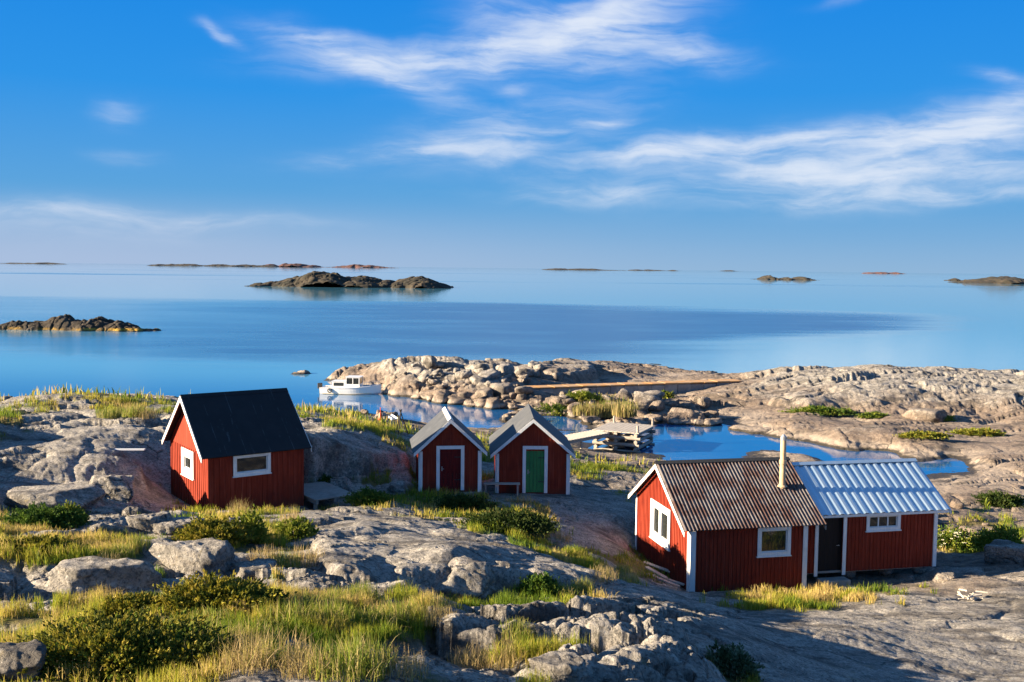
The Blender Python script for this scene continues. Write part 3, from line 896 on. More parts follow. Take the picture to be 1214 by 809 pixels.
# ------------------------------------------------------------------ islands
def island(name, px0, px1, py, hpx, depth, seed, lumps, res=(150, 46), mat='island', label=None, rough=1.0):
    """an island seen at px0..px1 with its waterline at py; lumps: list of (pos 0..1, width, height fraction)"""
    Y0 = world_at((max(px0, 0) + min(px1, PW)) / 2, py, z=0)[1]
    a = world_at(px0, py, Y=Y0); b = world_at(px1, py, Y=Y0)
    L = b[0] - a[0]
    H = hpx / FPX * Y0
    u = np.linspace(-.04, 1.04, res[0]); v = np.linspace(0, 1, res[1])
    UU, VV = np.meshgrid(u, v)
    X = a[0] + L * UU; Y = Y0 + depth * (VV - .05)
    prof = np.zeros_like(UU)
    for c, w, h in lumps:
        prof = prof + (h * np.exp(-((UU - c) / w) ** 2 * 1.4)) ** 3
    prof = prof ** (1 / 3) * (1 + .25 * fbm(UU * 9, VV * 2, seed + 3, 4))
    edge = np.clip(1 - np.abs(2 * UU - 1) ** 6, -.2, 1)
    cross = 1 - np.abs(2 * (VV + .25 * fbm(UU * 6, UU * 0, seed + 4, 3)) - 1) ** 2.2
    s = L / 30.0
    jj, ee = joints(X / s, Y / s, 2.2, seed, 2.2, .2, .8); jk, ek = joints(X / s, Y / s, .8, seed + 5, 1.7, .6, .8)
    det = .9 * jj - .5 * np.exp(-(ee / .2) ** 2) + .4 * jk - .25 * np.exp(-(ek / .1) ** 2) + .4 * fbm(X / s * .25, Y / s * .25, seed + 9, 6, .6)
    Z = H * (prof * edge * cross * .92 + rough * .19 * det * np.clip(edge * cross * 3, 0, 1)) - H * .08 - H * .25 * (1 - np.clip(edge * cross * 4, 0, 1))
    n0, n1 = X.shape
    idx = np.arange(n0 * n1).reshape(n0, n1)
    F = np.stack([idx[:-1, :-1], idx[:-1, 1:], idx[1:, 1:], idx[1:, :-1]], -1).reshape(-1, 4)
    me = mesh_np(name, np.stack([X.ravel(), Y.ravel(), Z.ravel()], -1), F)
    at = me.attributes.new('soil', 'FLOAT', 'POINT')
    at.data.foreach_set('value', np.zeros(n0 * n1, np.float32))
    o = link(name, me, M[mat])
    tag(o, label, 'island', kind='structure')
    return o


def far_mat(name, c0, c1):
    m, t, p, _ = new_mat(name)
    P = t.n('ShaderNodeNewGeometry').outputs['Position']
    a = t.noise(P, .09, 6, .7)
    t._in(p.inputs['Base Color'], t.mix(t.ss(a, .35, .65), c0, c1))
    p.inputs['Roughness'].default_value = .9
    return m


M['heath'] = far_mat('heath_island', (.014, .014, .007), (.05, .036, .02))
M['far_red'] = far_mat('far_red_skerry', (.045, .022, .018), (.15, .06, .04))
island('island', -40, 187, 393, 25, 7.5, 101, [(.46, .13, .95), (.25, .22, .62), (.63, .15, .78), (.78, .14, .6), (.92, .1, .42)], (420, 90), label='low dark rocky islet with yellow waterline near the left')
island('island', 276, 540, 341, 21, 70, 113, [(.37, .19, 1.0), (.2, .17, .5), (.56, .2, .66), (.82, .16, .86), (.07, .12, .26), (.96, .08, .3)], (420, 90), mat='heath', label='heath covered island in the middle distance')
island('island', 899, 950, 332, 6, 90, 121, [(.4, .2, 1), (.8, .2, .6)], (90, 20), mat='heath', label='small low skerry far right of centre')
island('island', 935, 982, 332.5, 4.5, 80, 125, [(.5, .3, 1)], (80, 20), mat='heath', label='flat skerry beside the small low skerry')
island('island', 1150, 1290, 336.5, 10, 140, 131, [(.45, .3, 1), (.75, .2, .7)], (120, 24), mat='heath', label='dark island at the right edge')
island('island', 1125, 1147, 333, 3.2, 40, 135, [(.5, .3, 1)], (50, 14), mat='heath', label='tiny skerry left of the island at the right edge')
for k, (a, b, py, h, mt) in enumerate([(170, 250, 315.5, 3, 'heath'), (228, 330, 316.2, 4, 'heath'), (290, 400, 316.8, 4.6, 'far_red'), (380, 478, 317.6, 4.2, 'far_red'), (-30, 66, 313, 2.0, 'heath'), (640, 760, 320.6, 2.2, 'heath'), (745, 812, 321.2, 1.5, 'heath'), (850, 885, 321.8, 1.0, 'heath'), (1030, 1085, 324.8, 2.2, 'far_red')]):
    l = [(rng.uniform(.1, .9), rng.uniform(.06, .2), rng.uniform(.5, 1)) for _ in range(6)] + [(.5, .35, .55)]
    island('island', a, b, py, h, 400, 141 + 7 * k, l, (120, 14), mat=mt, label='low strip of skerries on the horizon')


# ------------------------------------------------------------------ cabins
def wall(parent, mat, m, L, h, rise=0.0, holes=(), z0=0.0, pitch=.2, thick=.09, batten_top=True, name='wall', bw=.045):
    b = MB()
    xs = sorted({0.0, L} | {v for q in holes for v in q[:2]})
    for a, c in zip(xs[:-1], xs[1:]):
        mid = (a + c) / 2
        segs = [(z0, h)]
        for q in holes:
            if q[0] < mid < q[1]:
                segs = [w for lo, hi in segs for w in ((lo, min(hi, q[2])), (max(lo, q[3]), hi)) if w[1] - w[0] > .001]
        for lo, hi in segs:
            b.prism([(a, lo), (c, lo), (c, hi), (a, hi)], m, -thick, 0)
    if rise:
        b.prism([(0, h), (L, h), (L / 2, h + rise)], m, -thick, 0 if batten_top else .012)
    n = max(2, int(round(L / pitch)))
    for k in range(n + 1):
        sc = min(max(k * L / n, bw), L - bw)
        top = h + (rise * (1 - abs(2 * sc / L - 1)) - .03 if (rise and batten_top) else -.01)
        segs = [(z0, top)]
        for q in holes:
            if q[0] - .08 < sc < q[1] + .08:
                segs = [w for lo, hi in segs for w in ((lo, min(hi, q[2] - .05)), (max(lo, q[3] + .05), hi)) if w[1] - w[0] > .01]
        for lo, hi in segs:
            b.prism([(sc - bw / 2, lo), (sc + bw / 2, lo), (sc + bw / 2, hi), (sc - bw / 2, hi)], m, .001, .024)
    return b.build(name, mat, parent)


def frame_boards(b, m, q, w, n0, n1, bottom=True):
    x0, x1, y0, y1 = q
    b.prism([(x0, y0), (x0 + w, y0), (x0 + w, y1), (x0, y1)], m, n0, n1)
    b.prism([(x1 - w, y0), (x1, y0), (x1, y1), (x1 - w, y1)], m, n0, n1)
    b.prism([(x0 + w, y1 - w), (x1 - w, y1 - w), (x1 - w, y1), (x0 + w, y1)], m, n0, n1)
    if bottom:
        b.prism([(x0 + w, y0), (x1 - w, y0), (x1 - w, y0 + w), (x0 + w, y0 + w)], m, n0, n1)


def window(parent, m, outer, trim=.11, sash=.05, bars=0, sill=True):
    """outer: s0,s1,t0,t1 of the white trim; returns the hole in the wall"""
    hole = (outer[0] + trim - .01, outer[1] - trim + .01, outer[2] + trim - .01, outer[3] - trim + .01)
    b = MB(); frame_boards(b, m, outer, trim, .026, .055)
    wdw = b.build('window', M['white'], parent)
    f = MB(); frame_boards(f, m, hole, sash, -.045, .012)
    iw = hole[1] - hole[0]
    for k in range(bars):
        c = hole[0] + iw * (k + 1) / (bars + 1)
        f.prism([(c - .025, hole[2] + sash), (c + .025, hole[2] + sash), (c + .025, hole[3] - sash), (c - .025, hole[3] - sash)], m, -.043, .010)
    f.build('frame', M['white'], wdw)
    p = MB(); p.prism([(hole[0] + .02, hole[2] + .02), (hole[1] - .02, hole[2] + .02), (hole[1] - .02, hole[3] - .02), (hole[0] + .02, hole[3] - .02)], m, -.03, -.024)
    p.build('pane', M['glass'], wdw)
    if sill:
        s = MB(); s.prism([(outer[0] - .03, outer[2] - .035), (outer[1] + .03, outer[2] - .035), (outer[1] + .03, outer[2] - .002), (outer[0] - .03, outer[2] - .002)], m, .001, .085)
        s.build('sill', M['white'], wdw)
    return hole


def door(parent, m, outer, mat, trim=.13, handle_side=1, planks=5, trim_mat=None, set_back=-.02):
    b = MB(); frame_boards(b, m, outer, trim, .026, .06, bottom=False)
    b.build('door_frame', trim_mat or M['white'], parent)
    i = (outer[0] + trim, outer[1] - trim, outer[2], outer[3] - trim)
    d = MB(); w = (i[1] - i[0]) / planks
    for k in range(planks):
        d.prism([(i[0] + k * w + .004, i[2] + .02), (i[0] + (k + 1) * w - .004, i[2] + .02), (i[0] + (k + 1) * w - .004, i[3] - .01), (i[0] + k * w + .004, i[3] - .01)], m, set_back - .03, set_back)
    dr = d.build('door', mat, parent)
    h = MB(); sx = i[1] - .1 if handle_side > 0 else i[0] + .1; t = i[2] + .95
    h.prism([(sx - .02, t - .1), (sx + .02, t - .1), (sx + .02, t + .1), (sx - .02, t + .1)], m, set_back + .001, set_back + .012)
    h.tube(m(sx, t, set_back + .012), m(sx, t, set_back + .06), .012); h.tube(m(sx, t, set_back + .055), m(sx - .09 * handle_side, t, set_back + .055), .011)
    h.build('handle', M['zinc'], dr)
    for tt in (.25, .8):
        g = MB()
        tz = i[2] + (i[3] - i[2]) * tt
        sx2 = i[0] if handle_side > 0 else i[1]
        a, c = (sx2, sx2 + .28) if handle_side > 0 else (sx2 - .28, sx2)
        g.prism([(a, tz - .02), (c, tz - .02), (c, tz + .02), (a, tz + .02)], m, set_back + .001, set_back + .009)
        g.build('hinge', M['iron'], dr)
    return (outer[0] + trim - .01, outer[1] - trim + .01, outer[2], outer[3] - trim + .01)


def gable_roof(parent, mat, L, D, h, rh, og0, og1, oe, lift=.03, thick=.05, x0=0.0, y0=0.0, zb=0.0, prof=None, nx=2, name='roof'):
    s = rh / (D / 2); ln = math.hypot(1, s); nrm = (-s / ln, 1 / ln)
    V = []; F = []
    xs = np.linspace(x0 - og0, x0 + L + og1, nx)
    for side in (0, 1):
        base = len(V)
        for x in xs:
            d = prof(x) if prof else 0.0
            for (yy, zz) in ((-oe, h - oe * s), (D / 2, h + rh)):
                for off in (lift + thick + d, lift + d * (1 if prof else 0)):
                    y = yy + nrm[0] * off * (0 if yy > 0 else 1); z = zz + off * (ln if yy > 0 else nrm[1])
                    if side: y = D - y
                    V.append((x, y0 + y, zb + z))
        for k in range(len(xs) - 1):
            a = base + 4 * k; c = a + 4
            F += [(a, a + 2, c + 2, c), (a + 1, c + 1, c + 3, a + 3), (a, c, c + 1, a + 1)]
        F += [(base, base + 1, base + 3, base + 2)]
        e = base + 4 * (len(xs) - 1)
        F += [(e, e + 2, e + 3, e + 1)]
    b = MB(); b.v = V; b.f = F
    return b.build(name, mat, parent)


def barge(parent, D, h, rh, oe, x, lift, w=.15, t=.03, mat=None, y0=0.0, zb=0.0, drop=.02):
    """the pair of boards along a gable's roof edge, the plane x .. x-t"""
    s = rh / (D / 2); ln = math.hypot(1, s)
    top = lift * ln + drop
    for side in (0, 1):
        pts_ = []
        for yy in (-oe - .02, D / 2):
            z = h + yy * s + top
            pts_.append((yy, z))
        (ya, za), (yb, zb_) = pts_
        poly = [(ya, za), (yb, zb_), (yb, zb_ - w * ln), (ya, za - w * ln * .95)]
        f = (lambda a, c, n: (x - n, y0 + (D - a if side else a), zb + c))
        b = MB(); b.prism(poly, f, 0, t)
        b.build('barge_board', mat or M['white'], parent)


def ridge_cap(parent, roof, mat, L, D, h, rh, og0, og1, lift, w=.16, x0=0.0, y0=0.0, zb=0.0):
    s = rh / (D / 2); ln = math.hypot(1, s); z = h + rh + lift * ln
    b = MB()
    for sd in (-1, 1):
        p = []
        for x in (x0 - og0 - .012, x0 + L + og1 + .012):
            p.append([(x, y0 + D / 2, zb + z + .006), (x, y0 + D / 2 + sd * w, zb + z - w * s + .006), (x, y0 + D / 2 + sd * w, zb + z - w * s + .022), (x, y0 + D / 2, zb + z + .026)])
        b.hexa(p[0] + p[1])
    return b.build('ridge_cap', mat, roof)


def corner_board(parent, x, y, z0, z1, sx, sy, w=.12, t=.028):
    """white boards on both faces of a corner; sx, sy point into the house"""
    b = MB()
    x_o = x - sx * t; y_o = y - sy * t
    X = sorted((x_o, x + sx * w)); Yv = sorted((y_o, y - sy * .0255))
    b.box(X[0], X[1], min(y - sy * (t + .03), y + sy * .0), max(y - sy * (t + .03), y + sy * .0), z0, z1)
    b.box(min(x - sx * (t + .03), x), max(x - sx * (t + .03), x), min(y + sy * .002, y + sy * w), max(y + sy * .002, y + sy * w), z0, z1)
    return b.build('corner_board', M['white'], parent)


def four_walls(parent, mat, L, D, h, rise, holes, z0, pitch=.2, batten_top=True, x0=0.0, y0=0.0, zb=0.0, skip=()):
    """holes: dict face -> list; faces front (y=0), back, near gable (x=0), far gable"""
    ms = dict(front=lambda a, c, n: (x0 + a, y0 - n, zb + c), back=lambda a, c, n: (x0 + a, y0 + D + n, zb + c),
              near=lambda a, c, n: (x0 - n, y0 + a, zb + c), far=lambda a, c, n: (x0 + L + n, y0 + a, zb + c))
    for k, m in ms.items():
        if k in skip:
            continue
        ga = k in ('near', 'far')
        wall(parent, mat, m, D if ga else L, h, rise if ga else 0, holes.get(k, ()), z0, pitch, batten_top=batten_top)
    f = MB(); f.box(x0 + .09, x0 + L - .09, y0 + .09, y0 + D - .09, zb - .06, zb + .02)
    f.build('floor', M['grey_wood'], parent)
    return ms


# --- the small cabin with the black roof
def build_small_cabin():
    L, D, h, rh = 3.87, 4.54, 2.24, 2.01
    t = thing('cabin', 'small red board cabin with black felt roof and white framed windows on the left rocks', 'cabin', (-11.46, 38.0, 3.49), R_(90 - A_CAB))
    mf = lambda a, c, n: (a, -n, c); mg = lambda a, c, n: (-n, a, c)
    h1 = window(t, mf, (.94, 2.46, 1.36, 2.20), trim=.12)
    h2 = window(t, mg, (1.62, 3.05, 1.07, 2.16), trim=.3, sash=.06)
    four_walls(t, M['red'], L, D, h, rh, dict(front=[h1], near=[h2]), -.55, .215, batten_top=False)
    r = gable_roof(t, M['black_felt'], L, D, h, rh, .30, .28, .10, .03, .05)
    b = MB(); s = rh / (D / 2)
    barge(t, D, h, rh, .10, -.301, .05, w=.15)
    barge(t, D, h, rh, .10, L + .281 + .03, .05, w=.15)
    ridge_cap(t, r, M['black_felt'], L, D, h, rh, .30, .28, .08, .14)
    cb = MB(); cb.box(.001 - .05, .07, -.05, -.0255, -.5, h - .05); cb.box(-.05, -.0255, .0, .08, -.5, h - .05)
    cb.build('corner_board', M['red'], t)


build_small_cabin()


# --- the two boat sheds
def build_shed(o, a, L, D, h, rh, label, door_u, door_top, dmat, roof_mat, z0=-.45, handle=1):
    a = R_(a)
    u = (math.sin(a), math.cos(a))
    t = thing('boat_shed', label, 'shed', (o[0] + u[0] * D, o[1] + u[1] * D, o[2]), math.pi - a, 'red boat sheds by the cove')
    mg = lambda s, c, n: (-n, s, c)
    dh = door(t, mg, (D - door_u[1], D - door_u[0], -.05, door_top), dmat, trim=.15, handle_side=handle)
    four_walls(t, M['red'], L, D, h, rh, dict(near=[dh]), z0, .17)
    r = gable_roof(t, roof_mat, L, D, h, rh, .16, .16, .26, .03, .05)
    barge(t, D, h, rh, .26, -.161, .05, w=.13)
    barge(t, D, h, rh, .26, L + .191, .05, w=.13)
    ridge_cap(t, r, M['white'] if 'white ridge' in label else roof_mat, L, D, h, rh, .17, .16, .08, .13)
    corner_board(t, 0, 0, z0, h - .12, 1, 1, .11)
    corner_board(t, 0, D, z0, h - .12, 1, -1, .11)
    return t


build_shed((-3.94, 43.5, 3.33), 82.0, 3.3, 2.64, 1.80, 1.22, 'narrow red boat shed with dark red door and white ridge on grey roof', (.71, 1.93), 1.92, M['red_dark'], M['grey_felt'], handle=1)
build_shed((-0.63, 45.0, 2.95), 88.1, 4.5, 3.26, 1.85, 1.40, 'wider red boat shed with green door and grey felt roof', (1.17, 2.30), 2.09, M['green'], M['grey_felt_worn'], handle=1)


# --- the long cottage: rusty corrugated part and a lower sheet metal wing
def build_cottage():
    L, D, h, rh = 4.58, 5.78, 2.35, 1.79
    t = thing('cottage', 'long red cottage with rusty corrugated roof, grey metal roofed wing and chimney pipe', 'cottage', (6.551, 36.0, 1.358), R_(90 - A_MAIN))
    mf = lambda a, c, n: (a, -n, c); mg = lambda a, c, n: (-n, a, c)
    h1 = window(t, mf, (2.60, 3.93, 1.17, 2.27), trim=.14)
    h2 = window(t, mg, (1.94, 4.05, 0.98, 2.53), trim=.24, sash=.07, bars=0)
    b = MB(); c = (h2[0] + h2[1]) / 2
    b.prism([(c - .13, h2[2]), (c + .13, h2[2]), (c + .13, h2[3]), (c - .13, h2[3])], mg, -.02, .05)
    b.build('window_mullion', M['white'], t)
    four_walls(t, M['red'], L, D, h, rh, dict(front=[h1], near=[h2]), -.35, .155)
    per = .145
    r = gable_roof(t, M['rust'], L, D, h, rh, .34, .70, .17, .05, .012, prof=lambda x: .026 * math.sin(2 * math.pi * x / per), nx=int((L + 1.04) / per * 8))
    ridge_cap(t, r, M['iron'], L, D, h, rh, .34, .70, .085, .15)
    barge(t, D, h, rh, .17, -.31, .0, w=.14, drop=-.005)
    barge(t, D, h, rh, .17, L + .69, .0, w=.12, drop=-.005, mat=M['grey_wood'])
    corner_board(t, 0, 0, -.33, h - .12, 1, 1, .18)
    corner_board(t, 0, D, -.33, h - .12, 1, -1, .14)
    cbx = MB(); cbx.box(L - .15, L + .03, -.055, -.0, -.33, h - .02); cbx.build('corner_board', M['white'], t)
    # wing
    X0, X1, Y0, Dw, zb, hw, rw = 4.70, 10.33, .45, 4.6, .27, 2.28, 1.40
    Lw = X1 - X0
    mw = lambda a, c, n: (X0 + a, Y0 - n, zb + c)
    h3 = window(t, mw, (7.30 - X0, 8.75 - X0, 1.52, 2.20), trim=.13, bars=2, sash=.04)
    # doorway: dark panel, white jambs
    dj = (5.16 - X0, 6.47 - X0)
    hole = (dj[0] + .1, dj[1] - .1, 0.0, 2.2)
    for q in dj:
        w = MB(); c0 = q if q == dj[0] else q - .14
        w.prism([(c0, -.12), (c0 + .14, -.12), (c0 + .14, 2.22), (c0, 2.22)], mw, .026, .06)
        w.build('door_jamb', M['white'], t)
    d = MB()
    for k in range(6):
        w_ = (hole[1] - hole[0]) / 6
        d.prism([(hole[0] + k * w_ + .003, .03), (hole[0] + (k + 1) * w_ - .003, .03), (hole[0] + (k + 1) * w_ - .003, 2.18), (hole[0] + k * w_ + .003, 2.18)], mw, -.13, -.10)
    dr = d.build('door', M['dark_door'], t)
    hb = MB(); hb.tube(mw(hole[1] - .14, 1.0, -.10), mw(hole[1] - .14, 1.0, -.04), .014); hb.tube(mw(hole[1] - .14, 1.0, -.05), mw(hole[1] - .25, 1.0, -.05), .012)
    hb.build('handle', M['zinc'], dr)
    four_walls(t, M['red'], Lw, Dw, hw, rw, dict(front=[h3, hole]), 0.0, .155, x0=X0, y0=Y0, zb=zb, skip=('near',))

    def seam(x):
        return .017 * max(-1, min(1, 1.9 * math.sin(2 * math.pi * (x - 4.75) / .345)))
    pr = gable_roof(t, M['sheet'], Lw - .06, Dw, hw, rw, 0.0, .55, .12, .03, .012, x0=X0 + .06, y0=Y0, zb=zb, prof=seam, nx=300)
    ridge_cap(t, pr, M['sheet'], Lw - .06, Dw, hw, rw, -.6, .55, .075, .14, x0=X0 + .06, y0=Y0, zb=zb)
    barge(t, Dw, hw, rw, .12, X1 + .54, .0, w=.12, drop=-.004, y0=Y0, zb=zb)
    fb = MB(); s_ = rw / (Dw / 2); fb.prism([(.62, hw - .12 * s_ - .09), (Lw + .5, hw - .12 * s_ - .09), (Lw + .5, hw - .12 * s_ + .005), (.62, hw - .12 * s_ + .005)], mw, .085, .11)
    fb.build('fascia_board', M['white'], t)
    cw2 = MB(); cw2.box(X1 - .12, X1 + .03, Y0 - .055, Y0, zb, zb + hw - .05); cw2.box(X1, X1 + .055, Y0 + .002, Y0 + .12, zb, zb + hw - .05)
    cw2.build('corner_board', M['white'], t)
    # stones under the wing, step at the door
    for k, x in enumerate((6.9, 8.4, 9.9)):
        st = rock_mesh('foundation_stone', 900 + k, 2)
        o = link('foundation_stone', st, M['rock'], t, (x, Y0 + .3, zb - .16)); o.scale = (.32, .26, .20)
    for k, x in enumerate((6.0, 8.0, 10.0)):
        st = rock_mesh('foundation_stone', 910 + k, 2)
        o = link('foundation_stone', st, M['rock'], t, (x, Y0 + Dw - .4, zb - .16)); o.scale = (.32, .26, .22)
    sp = MB(); sp.box(5.25, 6.42, Y0 - .55, Y0 - .07, -.28, .10); sp.box(5.15, 6.52, Y0 - .95, Y0 - .552, -.34, -.10)
    sp.build('doorstep', M['concrete'], t, bevel=.02)
    # chimney pipe
    cx, cy = 4.33, 1.52
    cz = h + cy * rh / (D / 2) + .05
    c = MB(); c.tube((cx, cy, cz - .3), (cx, cy, cz + 1.0), .115, n=20); c.tube((cx, cy, cz + 1.0), (cx, cy, cz + 1.85), .108, n=20)
    ch = c.build('chimney', M['flue'], t, smooth=False)
    k = MB(); k.tube((cx, cy, cz + .93), (cx, cy, cz + 1.08), .14, .14, n=20)
    k.build('collar', M['flue'], ch)
    k = MB(); k.tube((cx, cy, cz + .05), (cx, cy, cz + .12), .2, .13, n=20); k.build('flashing', M['flue'], ch)
    k = MB(); k.tube((cx, cy, cz + 1.85), (cx, cy, cz + 1.98), .125, .13, n=20); k.tube((cx, cy, cz + 1.98), (cx, cy, cz + 2.07), .10, .04, n=20)
    k.build('chimney_cap', M['zinc'], ch)


# ------------------------------------------------------------------ rocks
def vnoise3(p, seed):
    return vnoise(p[:, 0] + 3.1 * p[:, 2], p[:, 1] - 1.7 * p[:, 2], seed) + vnoise(p[:, 1] + 20, p[:, 2] + 2.3 * p[:, 0], seed + 1)


def rock_mesh(name, seed, sub=4, planes=9, sharp=2.6):
    bm = bmesh.new()
    bmesh.ops.create_icosphere(bm, subdivisions=sub, radius=1.0)
    me = bpy.data.meshes.new(name); bm.to_mesh(me); bm.free()
    n = len(me.vertices); v = np.empty(n * 3, np.float32); me.vertices.foreach_get('co', v); v = v.reshape(-1, 3).astype(float)
    v /= np.linalg.norm(v, axis=1)[:, None]
    g = np.random.default_rng(seed)
    N = g.normal(size=(planes, 3)); N[:, 2] *= .8; N /= np.linalg.norm(N, axis=1)[:, None]
    N = np.vstack([N, [[0, 0, 1.0]]]); d = g.uniform(.55, 1.0, len(N)); d[-1] = g.uniform(.5, .75)
    c = np.clip(v @ N.T, 1e-3, None)
    r = d / c
    k = 14.0 * sharp
    rr = -np.log(np.exp(-k * np.clip(r, 0, 3)).sum(1) + math.exp(-k * 1.15)) / k
    p = v * rr[:, None]
    for f, a in ((2.2, .10), (5.0, .05), (11.0, .025)):
        p *= (1 + a * vnoise3(p * f + seed, seed))[:, None]
    me.vertices.foreach_set('co', p.astype(np.float32).ravel())
    me.polygons.foreach_set('use_smooth', np.ones(len(me.polygons), bool))
    me.update()
    return me


build_cottage()

# single boulders: px, py of the foot, half sizes in metres, turn, label
BOULDERS = [
    (118, 700, .95, .62, .62, 15, 'large grey boulder on the left slope above the dark juniper mat'),
    (172, 632, .60, .55, .62, 5, 'upright split grey block in front of the black roofed cabin'),
    (207, 634, .65, .5, .58, 40, 'pale squarish block right of the split block before the cabin'),
    (222, 678, 1.0, .6, .66, -12, 'sunlit faceted boulder below the cabin with a dark shaded face'),
    (292, 688, .65, .5, .45, 20, 'pale wedge shaped boulder right of the sunlit faceted boulder'),
    (548, 706, 1.0, .6, .85, 8, 'cube like granite block with a lit left face in the rock step'),
    (662, 805, .42, .32, .30, 10, 'pale pinkish stone at the bottom centre of the rocks'),
    (8, 805, .5, .4, .4, 0, 'pale stone in the bottom left corner'),
    (1197, 668, .95, .8, .78, 15, 'dark rounded boulder at the right edge beyond the cottage'),
    (1118, 690, .5, .4, .28, 0, 'flat grey stone by the right corner of the cottage'),
    (1075, 688, .42, .32, .22, 60, 'low grey stone under the wing of the cottage'),
    (60, 602, 1.5, .9, .7, 8, 'wide shaded grey boulder below the knoll left of the cabin'),
    (128, 590, 1.1, .8, .8, 4, 'lichen covered boulder in the hollow left of the cabin'),
    (404, 584, .7, .5, .6, 10, 'shaded granite block behind the plank platform'),
    (466, 586, .7, .5, .55, -15, 'shaded granite block between the cabin and the narrow shed'),
    (1106, 500, 1.9, 1.2, .95, -8, 'angular pinkish boulder with a dark shaded side on the far shore'),
    (700, 500, .8, .6, .42, 20, 'rounded stone at the water edge of the cove'),
    (818, 503, 1.7, 1.1, .95, 5, 'big pale boulder mirrored in the cove right of the log pier'),
    (845, 505, .9, .7, .6, 40, 'smaller boulder right of the big pale boulder in the cove'),
]
for k, (px, py, sx, sy, sz, rz, lab) in enumerate(BOULDERS):
    p = hit(px, py)
    o = link('boulder', rock_mesh('boulder', 300 + k, 5 if p[1] < 50 else 4), M['rock'], None, (p[0], p[1] + sy * .5, p[2] + sz * (.22 if p[1] > 34 else .10)))
    o.scale = (sx, sy, sz); o.rotation_euler = (0, 0, R_(rz))
    tag(o, lab, 'boulder')

# rubble along the spit and the far shore: loose stones, one mesh copied
_rub = [rock_mesh('rubble_stone', 500 + k, 3, 7, 6.0) for k in range(6)]
_rubble_zones = [(430, 470, 620, 498, 95), (640, 468, 780, 500, 60), (770, 478, 850, 505, 30), (480, 436, 640, 470, 70), (1100, 590, 1180, 640, 12)]
_k = 0
for x0, y0, x1, y1, n in _rubble_zones:
    m = 0; tries = 0
    while m < n and tries < n * 12:
        tries += 1
        px = rng.uniform(x0, x1); py = rng.uniform(y0, y1)
        p = hit(px, py)
        if p[2] < .05 or p[1] < 40:
            continue
        sz = float(np.clip(rng.lognormal(-1.1, .6), .14, 1.1))
        if p[1] < 70: sz *= .6
        o = link('rubble_stone', _rub[_k % 6], M['rock'], None, (p[0], p[1], p[2] + sz * .2))
        o.scale = (sz * rng.uniform(.9, 1.5), sz * rng.uniform(.8, 1.2), sz * rng.uniform(.6, 1.0))
        o.rotation_euler = (rng.uniform(-.3, .3), rng.uniform(-.3, .3), rng.uniform(0, 6.28))
        tag(o, 'loose pale stone in the rubble along the cove shore', 'stone', 'rubble stones round the cove')
        _k += 1; m += 1


